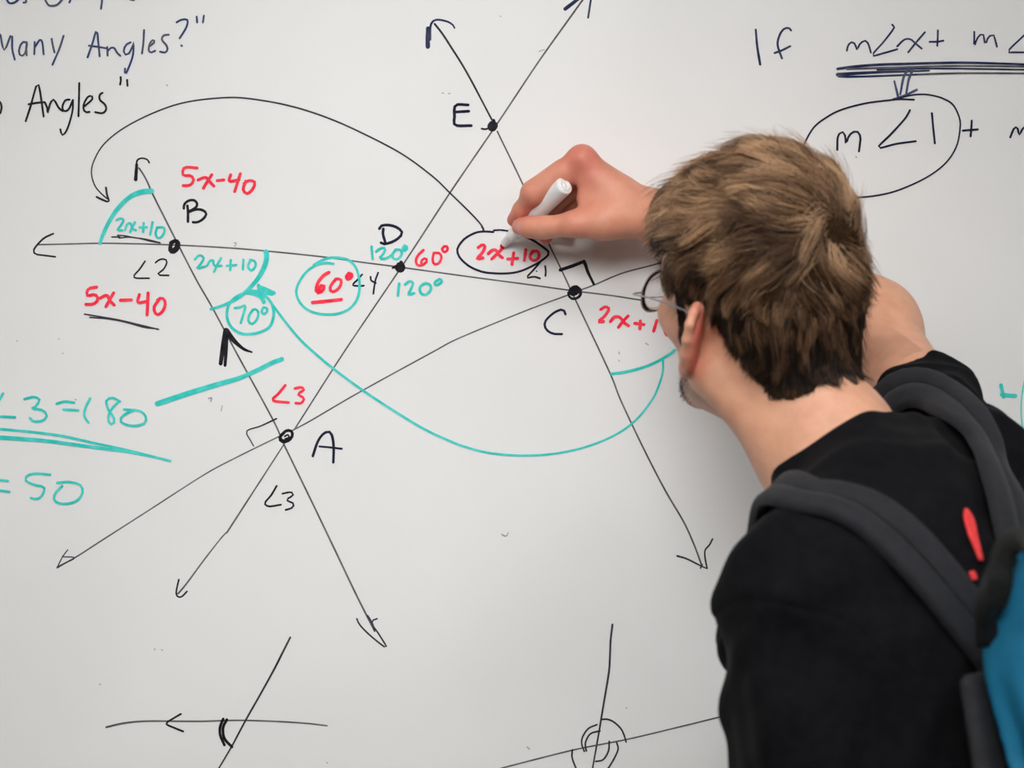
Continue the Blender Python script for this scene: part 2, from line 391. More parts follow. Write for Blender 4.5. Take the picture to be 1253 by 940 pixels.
# hand-drawn marks: (part, label, ink, [((start width, end width), [x, z, x, z ...]) ...]) in millimetres
STROKES = [
 ('ray_line','thin grey line through points B, D and C','thin',[((1.58,1.58),[-483.8,1642.1,-451.2,1642.8,-419.9,1643.5,-384.6,1643,-345.4,1641.8,-300.4,1639.5,-255.4,1636.1,-188.8,1629.2,-155.4,1624.5,-114.6,1619.2,-55.4,1611,-19.6,1606.2,19.6,1601,62.9,1595,102.9,1590,130.4,1585.8,186.2,1579.2])]),
 ('ray_line','thin grey line from point B down through point A','thin',[((1.83,1.67),[-380.4,1720.3,-376.2,1714.2,-372.1,1706.7,-366.2,1693.3,-355.4,1671.7,-343.8,1648.8,-322.1,1606.7,-305,1576.9,-281.8,1533.3,-243.5,1463.1,-231.8,1436.7])]),
 ('ray_line','thin grey ray running down from point A','thin',[((1.67,2),[-231.8,1436.7,-205.4,1382.5,-181.8,1333.3,-158.8,1285,-140.8,1249.4])]),
 ('ray_line','thin grey line from point E down-left through D to A','thin',[((1.83,1.5),[76.2,1897.5,60.6,1875.7,26.5,1827.8,-13.9,1767.2,-62.9,1695.5,-109.7,1623.9,-170.8,1533.3,-221.2,1454.6])]),
 ('ray_line','thin grey ray from point A with small bend','thin',[((1.33,1.83),[-230.4,1441.7,-241.2,1425,-290.8,1348.3]),
   ((1.33,1.83),[-289.6,1350,-296.2,1343.3,-313.8,1320.8,-332.3,1295.8,-340.4,1286.2])]),
 ('ray_line','dark line from point E up to its arrow','line',[((2.17,1.83),[-78.8,1867.2,-71.2,1857.5,-62.9,1844.8,-45.8,1817.2,-20.4,1769.3])]),
 ('ray_line','thin line from point E down past C','thin',[((1.58,1.83),[-15,1757.6,11.7,1702.2,37.3,1643.7,49.9,1617.5,65.2,1584.8,100.7,1509.3,110.9,1483.3,134.6,1433.3,156.1,1391.7,174.8,1359.8,185.4,1336.7,193.3,1315.4])]),
 ('ray_line','thin grey line from A through C to the right','thin',[((1.5,1.5),[-223.3,1452.9,-205.4,1462.5,-155.4,1491.7,-79.6,1533.3,-55.4,1546.1,11.2,1573.6,55.9,1590.3,62.9,1593.3,83.8,1601,111.8,1612.8,141.6,1620.8,177.9,1630.8])]),
 ('ray_line','thin grey ray from A to the lower left','thin',[((1.33,1.5),[-237.1,1446.7,-281.2,1425,-313.8,1407.5,-372.1,1370,-413.8,1343.3,-445.7,1322.8,-463.8,1313.3])]),
 ('arrowhead','black arrowhead at far left end of the line','black',[((1.75,1.75),[-467.8,1653.3,-477.4,1648.6,-485.9,1639.7,-488,1635,-484.8,1632.2,-477.4,1631.2,-465.7,1629.7])]),
 ('arrowhead','black arrowhead above point B','black',[((1.83,1.5),[-383.3,1721.4,-382,1728.2,-377.4,1730.3,-372,1728.9,-369.9,1725.7]),
   ((3.33,2.83),[-383.7,1708.6,-382.7,1723.5])]),
 ('arrowhead','bold black arrowhead on the line below B','black',[((5,3.83),[-291.7,1554.7,-294.4,1539.3,-297.1,1520.8]),
   ((3.33,3),[-290.8,1551.1,-291.3,1537.1,-292.6,1519]),
   ((5.83,1.67),[-291.3,1554,-283.1,1543.8,-273.6,1535.7,-265.3,1532.5])]),
 ('arrowhead','arrowhead at the far lower left','line',[((1.25,1.25),[-453,1330.8,-458.4,1323.5,-463.8,1312.6]),
   ((1.25,1.25),[-463.8,1312.3,-455.2,1317.4,-445.7,1322.8,-458.4,1323.8])]),
 ('arrowhead','small hooked arrowhead below A','black',[((1.67,1.67),[-339.7,1300.5,-342.2,1289.3,-341.6,1283.9,-337.1,1282.9,-331.4,1288.4])]),
 ('arrowhead','long arrowhead at end of the ray down from A','line',[((1.75,1.75),[-158.3,1260.6,-155.1,1254.2,-144,1243,-128,1230.9,-135,1243.7,-143.3,1256.8,-137.6,1260.6]),
   ((1.75,1.75),[-147.2,1263.8,-142.4,1255.8,-140.1,1247.8])]),
 ('arrowhead','arrowhead at lower right beside the black sleeve','line',[((2.17,1.5),[168.5,1324.6,178.3,1321.6,192.5,1314.5,198.7,1311.9]),
   ((1.67,1.67),[204.5,1342,201.3,1335.8,196.9,1330.5,196.9,1322.5,199,1311.9]),
   ((1.67,1.67),[193.9,1315.8,192.1,1312.2])]),
 ('arrowhead','blue-black arrowhead at the top above E','navy',[((4.58,4.17),[-85.8,1844,-86,1853.4,-85.6,1862.7]),
   ((2.5,1.83),[-83.5,1851.2,-82.9,1866.1,-77.7,1871.4,-67.1,1870,-60.7,1866.6,-58.6,1863.1])]),
 ('arrowhead','arrowhead cut by the top edge','navy',[((3.83,3.33),[54.2,1882.5,64.8,1890.6,71.2,1895.5]),
   ((2,2),[77.6,1873.6,79.7,1887.4,81,1895.9])]),
 ('point_dot','black dot at point B','black',[((3.83,3.83),[-347.6,1643.9,-342.9,1646.1,-340.1,1643.2,-341.3,1638,-345.5,1634.6,-348.5,1636.6,-347.6,1643.2]),
   ((2.83,2.83),[-346.2,1636.6,-342.9,1639.4,-342,1643.2])]),
 ('point_dot','round black dot at point D','black',[((4.58,4.58),[-115.5,1621.8,-112.3,1621.3,-111.3,1618.1,-113.9,1616,-117.1,1617.6,-115.5,1620.2,-113.4,1618.6]),
   ((1.67,5),[-121.9,1618.3,-118.2,1619.7,-115,1619.7]),
   ((3.33,3.33),[-113.1,1624.1,-112,1621.8])]),
 ('point_dot','black dot at point E with short tail','black',[((3.83,3.83),[-21.1,1766.1,-17.3,1765.7,-16.5,1762.9,-19.4,1759.3,-22.4,1760.6,-22.8,1764,-19.9,1766.1]),
   ((3.33,3.33),[-20.7,1761.4,-18.2,1764.4]),
   ((1.83,1.83),[-30.9,1760.4,-27.1,1759.9,-22.4,1761.4]),
   ((2.5,2.5),[-18.6,1769.1,-17.7,1766.1])]),
 ('point_dot','scribbled black dot at point C','black',[((5.33,5.33),[62.5,1597.2,66.1,1597.8,66.7,1594.8,62.5,1592.4,60.1,1593.6,61.3,1596.6,64.3,1594.8]),
   ((2.17,2.83),[57.4,1593,58.1,1589.8,61.3,1587,65.7,1587.4,69.3,1590.2,70,1594.2,69.1,1596.6])]),
 ('point_dot','scribbled black dot at point A with grey middle','black',[((2.83,2.83),[-235,1448.2,-229.7,1452.5,-224.4,1451.4,-224.4,1446.1,-228.6,1441.8,-235,1441.4,-236.7,1445.6,-232.9,1449.9]),
   ((1.67,1.67),[-231.8,1446.5,-228.6,1448.2,-227.6,1445.6,-231.2,1443.9]),
   ((1.33,1.33),[-236.1,1443.9,-229.7,1442.9,-223.3,1448.6])]),
 ('point_dot','tiny black dot beside the index finger','black',[((2.67,2.67),[11.6,1701,10.6,1698.4])]),
 ('written_letter','black capital B','black',[((2.5,2.5),[-331,1681.8,-330.4,1676.7,-330.4,1665.5]),
   ((2.5,2.5),[-334.6,1679,-334.1,1683.2,-329.9,1686.9,-324.3,1687.4,-321.1,1684.1,-322.5,1679.9,-329,1676.2]),
   ((2.5,2.5),[-329,1675.7,-321.5,1678.1,-315,1677.1,-311.7,1673.4,-315,1668.3,-320.6,1665,-325.2,1665])]),
 ('written_letter','black capital D','navyblack',[((2.67,2.67),[-135.2,1658.5,-133.6,1661.2,-126.7,1662.2,-118.2,1660.1,-112.3,1655.3,-113.9,1650.5,-121.4,1645.2,-130.9,1642.6,-133.6,1644.1]),
   ((2.67,2.67),[-131.2,1658,-131.5,1652.7,-129.4,1645.2])]),
 ('written_letter','black capital E','navyblack',[((2.75,2.75),[-44.8,1784.6,-57.5,1784.2,-58.6,1772.5,-57.7,1764,-41.6,1763.5]),
   ((2.75,2.75),[-56.9,1777.4,-44.1,1778.2])]),
 ('written_letter','blue-black capital C','navyblack',[((2.25,2.25),[54.5,1571.2,53.3,1574.5,50.7,1576,42.9,1572.7,35.1,1565.6,33.2,1560.6,35.5,1555,42,1551.3,50.9,1550.9])]),
 ('written_letter','black capital A','navyblack',[((2.5,2.5),[-203.1,1426.5,-197.8,1441.8,-191.4,1449.9,-185.4,1450.8,-182.7,1443.9,-181.8,1433.3,-182.2,1420.1]),
   ((2,2),[-196.3,1436.3,-186.1,1435.4,-173.7,1433.9])]),
 ('written_label','black angle 2 under point B','black',[((1.67,1.67),[-374.2,1625.2,-379.5,1617.3,-385.5,1608.8,-369.9,1607.8]),
   ((1.67,1.67),[-363.5,1623.7,-359.3,1626.9,-354,1627.3,-351.8,1624.4,-355,1617.3,-361,1611.6,-350.1,1610.7])]),
 ('written_label','black angle 4 beside the circled 60','navyblack',[((1.75,1.75),[-152.8,1611.7,-157.5,1606.4,-162.4,1601.1,-156.8,1600,-151.2,1600.3]),
   ((1.75,1.75),[-144.2,1609.3,-143.5,1605.6,-138.9,1602.9]),
   ((1.75,1.75),[-136.5,1613.5,-139.5,1604.8,-141.4,1592])]),
 ('written_label','black angle 3 below point A','black',[((1.83,1.83),[-239.9,1396.1,-245.6,1386.5,-252,1378.6,-247.8,1375.2,-235.6,1376.9]),
   ((1.83,1.83),[-233.9,1388.2,-225.4,1389.7,-223.3,1386.5,-229.7,1381.8,-222.7,1378,-224.4,1373.7,-230.7,1371.6])]),
 ('written_label','black angle 1 under the circled 2x+10','black',[((1.83,1.83),[29.6,1625.3,22.4,1616.9,15.2,1608.6,22.4,1609.4,28.4,1607.7]),
   ((1.83,1.83),[33.8,1620.2,34.4,1615.1,34.1,1610.4]),
   ((1.17,1.17),[24.9,1615.1,25.4,1614.9])]),
 ('right_angle_mark','thin right-angle mark at point A','line',[((1.83,1.17),[-240.3,1464.6,-256.3,1457.1,-270.5,1452,-266.9,1442.9,-263.3,1436.5])]),
 ('right_angle_mark','bold right-angle mark at point C','black',[((3.33,3),[49.3,1616.3,55.3,1618.3,61.9,1620.5,73.3,1625]),
   ((3.33,2.33),[73.3,1625,75.1,1621.1,77.5,1613.9,83.5,1601.7])]),
 ('curved_arrow','thin black arrow curving from the circled 2x+10 over to point B','line',[((1.83,1.5),[-28.8,1657.5,-32.1,1663.3,-42.9,1675,-62.9,1694.5,-80.9,1711.7,-112.9,1735,-155.4,1757.2,-188.8,1771.7,-222.1,1782.5,-255.4,1789.3,-287.9,1792.2,-330.4,1787.8,-362.5,1777.8,-394.6,1761.8,-415.7,1745,-426.2,1727.8,-428.8,1715,-425.4,1702.5,-418.8,1694.2,-412.5,1688.8]),
   ((2.17,2.17),[-414,1700.3,-412.9,1692.9,-411.2,1686.1,-417.8,1688,-423.5,1690.8]),
   ((1.67,1.67),[-30.9,1660.4,-29.4,1657.7,-29.9,1655.1])]),
 ('hand_drawn_loop','black loop round the red 2x+10','navyblack',[((2,2),[-19,1655,-28.3,1655.5,-36.7,1654.4,-47.9,1648.5,-54.8,1640.1,-55.7,1634.5,-52.5,1628,-44.2,1620.5,-34.8,1615.9,-25.5,1613.5,-6.9,1612.7,8,1614.9,22.9,1621.5,33.1,1628,37.4,1632.4,36.9,1635.4,32.2,1639.2,22.9,1645.7,13.6,1650.3]),
   ((1.83,1.83),[-18.5,1656.7,-11.6,1657,-4.1,1656.1])]),
 ('underline','double black underline beneath upper teal 2x+10','line',[((1.42,1.42),[-408.1,1650,-399.7,1649.9]),
   ((1.42,1.42),[-402.1,1651.7,-394.2,1651.1,-384.8,1649.2,-373.7,1647.8,-358.8,1644.1]),
   ((1.42,1.42),[-358.8,1643.9,-369.9,1645.9,-381.1,1648.7,-391.4,1649.9,-400.7,1648.9,-402.1,1651.5])]),
 ('underline','double black underline beneath lower red 5x-40','line',[((1.5,1.5),[-435.9,1571.2,-422.1,1569,-402.9,1565.8,-381.6,1560.9,-360.3,1555.6]),
   ((1.5,1.5),[-361.4,1556.3,-375.2,1557.8,-394.4,1563.1,-411.4,1566.3,-430.6,1568])]),
 ('sketched_line','nearly level line at the lower left','thin',[((2,1.5),[-413.6,1150,-395.7,1154.1,-371.7,1156.2,-319,1156,-283.1,1157,-247.2,1156.2,-211.3,1154.1,-188.6,1151.5])]),
 ('sketched_line','slanted line at the lower left','line',[((2.17,1.5),[-226.1,1241.5,-235.2,1223.5,-242.4,1209.2,-256.8,1183.1,-271.2,1157.7,-285.5,1130.9,-298.7,1108.4,-305.9,1095.4])]),
 ('arrowhead','open arrowhead on the lower-left line','black',[((1.92,1.92),[-337.7,1163.4,-345.4,1158.9,-352.6,1153.6,-344.2,1149.3,-335.3,1145.7])]),
 ('angle_arc','bold double arc at the lower left','black',[((2.5,2.5),[-294.4,1158.4,-297.5,1150.5,-297.5,1142.1,-293.2,1131.8]),
   ((2.67,2.67),[-290.8,1157.7,-294.6,1149.3,-293.2,1138.5,-285.5,1129.9])]),
 ('sketched_line','upright line at the bottom centre','line',[((2.33,1.5),[102.4,1254.7,100.5,1238.1,99.9,1223.2,98.8,1206.2,92.8,1170,88.6,1144.5,82.2,1108.3,80.5,1097.6])]),
 ('sketched_line','long rising line at the bottom centre','thin',[((1.5,1.5),[-30.6,1103.2,-10.4,1108.3,60.9,1126.4,116.3,1137.4,158.8,1147.4,216.3,1161.5,246.1,1168.9])]),
 ('angle_arc','single arc right of the upright line','line',[((1.83,1.83),[91.8,1157.9,97.1,1158.1,103.5,1155.5,110.9,1148.7,114.5,1141.3,116.3,1134.9])]),
 ('angle_arc','double arc left of the upright line','line',[((1.83,1.83),[86.5,1152.5,77.9,1148.7,72,1140.2,71.1,1132.8,73.7,1125.3]),
   ((1.83,1.83),[89.6,1146.2,80.1,1143.4,75.4,1135.9,74.8,1130.6,75.8,1125.9])]),
 ('angle_arc','double arc below the rising line','line',[((1.83,1.83),[99.2,1135.5,98.2,1125.3,92.8,1116.8,85.4,1115.1]),
   ((1.83,1.83),[106.7,1134.2,108.2,1127.4,103.5,1116.8,98.2,1108.3,94.5,1103.6])]),
 ('angle_arc','arc cut by the bottom edge','line',[((1.83,1.83),[61.6,1127,61.3,1118.9,65.2,1108.3,68.4,1103])]),
 ('written_word','navy word If','navy',[((2.17,2.67),[248.5,1861.4,250,1844.5,253,1825.9]),
   ((2.25,2.25),[284.5,1860.6,282,1863.1,277,1861.9,272.8,1855.7,270.8,1845.7,275.3,1832.1]),
   ((2.25,2.25),[267.8,1837.6,275.3,1840.3,283.7,1844.5])]),
 ('written_expression','navy m angle x plus, upper right','navy',[((2,2),[341.4,1839.9,342.9,1845.8,347.5,1848.9,350.6,1844.4,352,1840.7,354.1,1846,359.2,1850.1,362.6,1848.1,364.7,1842.4,365.9,1837.9]),
   ((2,2),[387.7,1866.4,390,1865.2,388.3,1861.1,378.5,1848.5,367.3,1835.2,378.5,1837.3,392.8,1841.4]),
   ((2,2),[392.8,1844.4,399.9,1851.1,406.1,1851.6,411.2,1847.5,417.7,1842]),
   ((2,2),[420.9,1858.7,412.2,1848.5,404,1838.3]),
   ((2,2),[434.2,1860.7,434,1852.6,433.6,1844.8]),
   ((2,2),[425.8,1848.9,433.6,1849.1,439.7,1850.1])]),
 ('written_letter','navy letter m before the right edge','navy',[((1.92,1.92),[471.3,1859.1,471.3,1851.6,471.3,1844.4,474.4,1852.6,480.1,1857.1,482.5,1846.5,485.6,1853.6,490.7,1856,492.7,1850.5,494.4,1844])]),
 ('written_label','navy angle sign cut by the right edge','navy',[((1.92,1.92),[530.4,1864.8,522.1,1855.6,506,1839.7,513.1,1838.3,527.4,1838.3])]),
 ('underline','thick scribbled navy underline, upper right','navy',[((3,2.17),[332,1821.4,352,1824,376.5,1825.7,403,1826.5,454,1827.7,494.8,1826.9,529.4,1825.7]),
   ((3.75,1.67),[332,1815.5,352,1816.9,372.4,1817.9,396.9,1818.7,425.4,1819.5])]),
 ('underline','grey strokes of the scribbled underline','thin',[((2.17,2),[341.8,1821.2,392.8,1822.8,454,1824.4,529.4,1823.6]),
   ((2.17,2),[332.7,1813.8,343.9,1813.2,392.8,1814.8,454,1816.9,529.4,1816.7])]),
 ('underline','lower navy stroke of the scribbled underline','navy',[((1.83,1.83),[372.4,1820.4,413.2,1821.6,454,1821.6,529.4,1820.4]),
   ((1.83,1.83),[333.7,1813.4,372.4,1814,413.2,1815.7])]),
 ('short_arrow','double-stemmed navy arrow under the underline','slate',[((2.83,2.17),[404,1821,399.3,1812.8,395.9,1795.5]),
   ((2.83,2.17),[408.7,1820.4,404.6,1810.8,402,1796.5]),
   ((2,2.67),[389.8,1808.7,391.8,1800.6,393.8,1792.4]),
   ((2,2.67),[388.7,1790.4,401,1794.5,412.6,1800]),
   ((2.83,2.83),[403.4,1820.4,409.1,1819.5])]),
 ('hand_drawn_loop','navy loop round m angle 1','navyblack',[((1.83,1.5),[409.8,1789.9,394.9,1790.4,385,1789.4,360.2,1786.2,335.4,1779.5,320.5,1771.8,308.1,1762.1,299.4,1747.7,295.7,1735.8,296.9,1720.4,305.6,1705.5,318,1695.6,335.4,1690.6,350.3,1690.1,372.6,1692.3,394.9,1698,422.3,1710.5,442.1,1725.3,453.3,1742.7,457,1762.6,455.8,1772.5,449.6,1784.9,439.6,1791.1,429.7,1794.1,419.8,1795.4,407.4,1794.6,393.7,1791.1])]),
 ('written_expression','navy m angle 1 inside the loop','navyblack',[((2,2),[331.6,1738.8,332.3,1752.7,336.7,1757.1,339.8,1752.7,340.4,1744.5,343.9,1753.7,351,1757.8,355.1,1752.7,354.7,1744.5,353.7,1737.2]),
   ((2,2),[405.7,1779.2,401,1771,386.7,1755.1,373.4,1741,391.8,1744.9,411.6,1747.6]),
   ((2,2),[428.1,1776.1,429.5,1760.8,431.1,1745.5])]),
 ('written_symbol','navy plus sign right of the loop','navyblack',[((2,2),[468.7,1768.6,468.3,1760.8,467.6,1752.7]),
   ((2,2),[459.7,1758.4,474.8,1759.6])]),
 ('written_letter','navy letter m cut by the right edge','navyblack',[((2,2),[508,1751.6,511.7,1760.4,515.1,1761.6,517.2,1754.3,520.9,1760.8,524.3,1761.2,526.4,1751.6])]),
 ('written_letter','slate round letter cut by the top edge','slate',[((2.17,2.17),[-514.8,1891.7,-512.6,1888.6,-507.4,1888.9,-502.2,1893.1])]),
 ('written_letter','slate small tail cut by the top edge','slate',[((2.17,2.17),[-497.9,1888.9,-495.3,1889.6,-495.8,1892.5])]),
 ('written_letter','slate large round letter cut by the top edge','slate',[((2.17,2.17),[-475.7,1891,-471.9,1886,-465.4,1886.1,-461.6,1888.6,-458.4,1892.5])]),
 ('written_letter','slate comma-like tail cut by the top edge','slate',[((2.17,2.17),[-451.2,1889.2,-449.8,1892.4])]),
 ('written_letter','slate long stem cut by the top edge','slate',[((2.17,2.17),[-417.8,1893.7,-418.3,1888.2,-419,1882.7])]),
 ('written_letter','slate short stroke cut by the top edge','slate',[((2.17,2.17),[-388.9,1892,-385.5,1891.5])]),
 ('written_word','slate blue word Many','slate',[((2.08,2.08),[-528,1834.6,-522.9,1858.8,-517.8,1840.5,-510.3,1856.6,-509.5,1841.5,-506.9,1830.8]),
   ((2.08,2.08),[-494.8,1848.4,-499.6,1848.1,-502.7,1839.8,-500.5,1834.3,-496.1,1838.1,-494.4,1848.4,-495.3,1842.4,-494.8,1835.3]),
   ((2.08,2.08),[-486.6,1848.8,-487,1836.3]),
   ((2.08,2.08),[-486.6,1843.2,-481.4,1851,-478.9,1848.4,-477.5,1836.3]),
   ((2.08,2.08),[-469.3,1851.9,-468.1,1845,-466.4,1838.1]),
   ((2.08,2.08),[-457.2,1855,-461.6,1841.5,-468.5,1825.6])]),
 ('written_word','slate blue word Angles? with quotation mark','slate',[((2.08,2.08),[-432.7,1833.2,-427.8,1847.1,-423.5,1860.5,-421.8,1848.4,-420.4,1834.3]),
   ((2.08,2.08),[-431.3,1845,-422.7,1843.9,-414,1842.4]),
   ((2.08,2.08),[-412.6,1843.6,-412.3,1834.9]),
   ((2.08,2.08),[-411.9,1839.8,-408.8,1842.7,-405.4,1842.4,-402.8,1838.1,-399.3,1834.6]),
   ((2.08,2.08),[-388.9,1848.4,-394.1,1845.3,-395.8,1837.7,-391.5,1836,-386.9,1844.1,-385.8,1848.4,-386.3,1836.3,-389.8,1825.1,-394.5,1815.2,-394.5,1821.6]),
   ((2.08,2.08),[-375.1,1860.9,-375.8,1848.4,-377.2,1837]),
   ((2.08,2.08),[-369.9,1844.1,-364.7,1848.4,-365.6,1851,-369,1847.6,-370.4,1840.7,-368.2,1838.1,-363.9,1839.8]),
   ((2.08,2.08),[-350,1856.2,-355.2,1855.4,-356.9,1851,-352.6,1845.8,-351.2,1841.5,-353.5,1838.1,-358.7,1838.9]),
   ((2.08,2.08),[-341.9,1868.8,-337.1,1871.4,-331,1871.3,-331.9,1864,-338.8,1852.6]),
   ((2.08,2.08),[-337.1,1845.3,-336.4,1844.6])]),
 ('quotation_mark','slate quotation mark after the question mark','slate',[((2.08,2.08),[-321.5,1874.7,-321,1868.7]),
   ((2.08,2.08),[-314.1,1875.6,-315.1,1868.7])]),
 ('written_word','black word Angles with quotation mark, upper left','black',[((1.92,1.92),[-495.8,1768,-491,1782.7,-484.9,1804.3,-482.7,1805.2,-480.6,1794.8,-477.5,1772.7]),
   ((1.92,1.92),[-492.7,1785.3,-484.9,1786.7,-476.8,1787.4]),
   ((1.92,1.92),[-476.1,1787,-473.7,1781,-473.7,1775.8,-472.3,1781,-470.2,1787.4,-467.1,1790,-464.2,1785.3,-461.6,1781,-458.1,1778.4]),
   ((1.92,1.92),[-451.2,1790,-455.5,1789.3,-458.4,1782.7,-456.7,1778.4,-452,1780.1,-447.7,1789.6]),
   ((1.92,1.92),[-441.2,1806.9,-441.5,1789.6,-442,1773.2]),
   ((1.92,1.92),[-436.5,1782.7,-427.8,1790.5,-428.7,1794,-433,1792.2,-437,1783.6,-435.3,1777.5,-430.8,1777.5]),
   ((1.92,1.92),[-417.5,1796.9,-420.4,1794.8,-420.1,1789.6,-415.2,1785.3,-413.7,1780.1,-417.5,1776.2,-424.9,1777.2]),
   ((1.83,1.83),[-447.6,1789.5,-448,1778.9,-451.9,1764,-455.7,1755.9,-458.9,1754,-460.4,1759.7])]),
 ('quotation_mark','black quotation mark after Angles','black',[((1.92,1.92),[-399,1813,-398.8,1809.5,-399.5,1805.5]),
   ((1.92,1.92),[-392.4,1810,-392,1804.2])]),
 ('written_letter','end of a black letter at the left edge','black',[((1.92,1.92),[-524.5,1789.6,-521.6,1787,-520.4,1781.9,-521.6,1776.2])]),
 ('angle_arc','teal arc at point B','teal',[((5.5,3.33),[-367.6,1696.8,-372.7,1696.5,-377.4,1695.8,-386.7,1692.5,-396,1685.5,-404.4,1675.7,-411.8,1663.6,-417.4,1651.5,-420,1643.2])]),
 ('angle_arc','thick teal arc below point B','teal',[((5.5,2.67),[-250.6,1634.7,-250.2,1627.4,-253.2,1618.1,-259.2,1607.4,-267.2,1598.1,-275.2,1590.8,-284.5,1584.8,-296.5,1579.5,-307.1,1576.4])]),
 ('angle_arc','teal arc below point C','teal',[((3,3),[101.6,1510.3,115.5,1512.2,130.4,1515.9,145.3,1521.5,160.2,1529.8,165.8,1534.5])]),
 ('curved_arrow','long teal curve from the circled 70 round below C','teal',[((2.5,2.25),[-253.8,1593.3,-243.2,1579.5,-231.2,1563.5,-216.7,1546.2,-203.1,1533.3,-182.9,1516.3,-154.2,1495,-122.1,1473.8,-90.4,1454.6,-62.9,1441.7,-47.1,1435.8,-22.1,1429.6,11.2,1427.1,44.6,1429.2,77.9,1436.7,107.1,1449.2,127.9,1465,143.5,1485,149.6,1498.3,153.8,1512.5,153.8,1525]),
   ((3.67,3.67),[-258.5,1600.5,-257.2,1595.5,-252.6,1583.5]),
   ((3.67,3.67),[-258.2,1599.5,-251.2,1596.8,-242.6,1592.8]),
   ((3.67,3.67),[-258.2,1596.5,-252.6,1593.5,-243.3,1592.5]),
   ((3.67,3.67),[-269.9,1595.2,-260.5,1594.1,-244.6,1591.9]),
   ((3.67,3.67),[-257.2,1598.1,-253.9,1594.8,-253.2,1589.5])]),
 ('hand_drawn_loop','teal loop round the 70','teal',[((2.92,2.92),[-253.2,1582.8,-256.6,1588.5,-263.2,1591.7,-271.2,1592.8,-279.2,1590.1,-287.1,1583.5,-290.5,1574.2,-289.8,1564.9,-285.2,1556.9,-276.5,1551.6,-267.2,1550.9,-256.6,1552.9,-247.2,1558.2,-243.3,1567.5,-243.3,1576.8,-246.6,1584.8,-252.6,1590.1,-260.5,1593.5,-271.2,1594.8])]),
 ('written_label','teal 70 degrees','teal',[((2.67,2.67),[-282.5,1577.5,-277.2,1578.2,-271.9,1579.8,-273.8,1571.5,-276.5,1562.2]),
   ((2.67,2.67),[-263.9,1575.8,-267.9,1570.2,-268.5,1563.5,-264.5,1561.3,-259.9,1566.2,-258.5,1572.9,-261.2,1576.2,-264.5,1575.5]),
   ((2.67,2.67),[-253.2,1578.2,-255.2,1574.2,-253.2,1571.3,-249.9,1573.5,-249.9,1577.1,-253.2,1578.2])]),
 ('hand_drawn_loop','teal loop round the red 60','teal',[((2.67,2.67),[-182.1,1622.7,-191.4,1623.4,-200.7,1620.7,-210,1614.1,-217.3,1603.4,-220,1594.1,-217.3,1584.8,-210,1576.8,-199.4,1572.2,-187.4,1570.9,-175.4,1572.2,-164.8,1577.5,-158.1,1586.2,-155.5,1596.8,-156.1,1608.8,-159.5,1619.4,-166.1,1626.1,-175.4,1628.7,-186.1,1628.7,-195.4,1625.4,-202,1621.4])]),
 ('written_expression','teal 2x+10 left of point B','teal',[((2.5,2.5),[-403,1667.4,-398.8,1668.8,-396,1666.9,-398.8,1661.8,-402.1,1657.1,-397.4,1656.7]),
   ((2.5,2.5),[-394.6,1657.1,-392.3,1662.7,-389,1664.1,-388.1,1661.8,-386.7,1658.5,-383.4,1656.7]),
   ((2.5,2.5),[-384.4,1665,-387.2,1659.9,-389.5,1654.8]),
   ((2.5,2.5),[-375.5,1664.1,-376,1655.3]),
   ((2.5,2.5),[-379.7,1659.7,-372.3,1659.9]),
   ((2.5,2.5),[-366.5,1665,-367.6,1659,-368.8,1652.5]),
   ((2.5,2.5),[-361.6,1659.9,-363.4,1653.4,-361.1,1648.7,-356.9,1650.6,-354.1,1656.2,-355.5,1659.7,-362,1659.5])]),
 ('written_expression','teal 2x+10 right of point B','teal',[((2.5,2.5),[-323.4,1627.1,-318.8,1631.4,-314.3,1628.6,-317.3,1622.5,-321.1,1618,-312.1,1620]),
   ((2.5,2.5),[-310.7,1620.7,-308.2,1625.2,-304.8,1626.2,-303.7,1621.2,-299.9,1620.3,-296.2,1620.7]),
   ((2.5,2.5),[-296.7,1628.4,-300.3,1621.9,-303.7,1614.6]),
   ((2.5,2.5),[-286.7,1626.4,-287.2,1616.2]),
   ((2.5,2.5),[-290.8,1620.7,-281.1,1621.4]),
   ((2.5,2.5),[-273.8,1626.8,-274.3,1616.9]),
   ((2.5,2.5),[-266.8,1626.2,-269.1,1619.6,-265.3,1615.8,-261.4,1620.7,-262.3,1625.2,-266.8,1626.8])]),
 ('written_label','teal 120 degrees above point D','teal',[((2.67,2.67),[-143.2,1640.1,-142.7,1634,-142.1,1627.7]),
   ((2.67,2.67),[-138.4,1635.1,-134.1,1638.3,-129,1638.3,-131.5,1632.4,-135.2,1628.2,-129.9,1627.7,-123.5,1630.8,-118.7,1637.2]),
   ((2.67,2.67),[-118.2,1637,-121.6,1632.4,-121.2,1628.2,-116.6,1627.4,-112.3,1632.4,-114.1,1636.9,-118.7,1636.7]),
   ((2.83,2.83),[-109.5,1641.2,-111.3,1638.3,-109.7,1635.8,-107,1638.3,-108.6,1641,-109.7,1638.8])]),
 ('written_label','teal 120 degrees below point D','teal',[((2.83,2.83),[-115,1602.4,-115.7,1596.3,-116.3,1590.2]),
   ((2.83,2.83),[-109.1,1601.6,-104.4,1604.8,-100.9,1602.7,-103.3,1596.3,-105.6,1591.2,-99.9,1592.5]),
   ((2.83,2.83),[-87.9,1602.9,-93.9,1598.9,-92.6,1592.2,-87.3,1591.2,-82.5,1596.8,-84.3,1601.8,-90.5,1602.1]),
   ((2.83,2.83),[-74,1606.9,-78.8,1603.5,-77.2,1600.7,-71.9,1603.7,-72.6,1606.7,-75.1,1606.4])]),
 ('teal_stroke','thick teal stroke crossing the line between B and A','teal',[((5.5,4.33),[-361.4,1480,-330.4,1490.4,-298.8,1500,-277.1,1506.4,-255.4,1516.2,-244.6,1521.7,-234.6,1525.4])]),
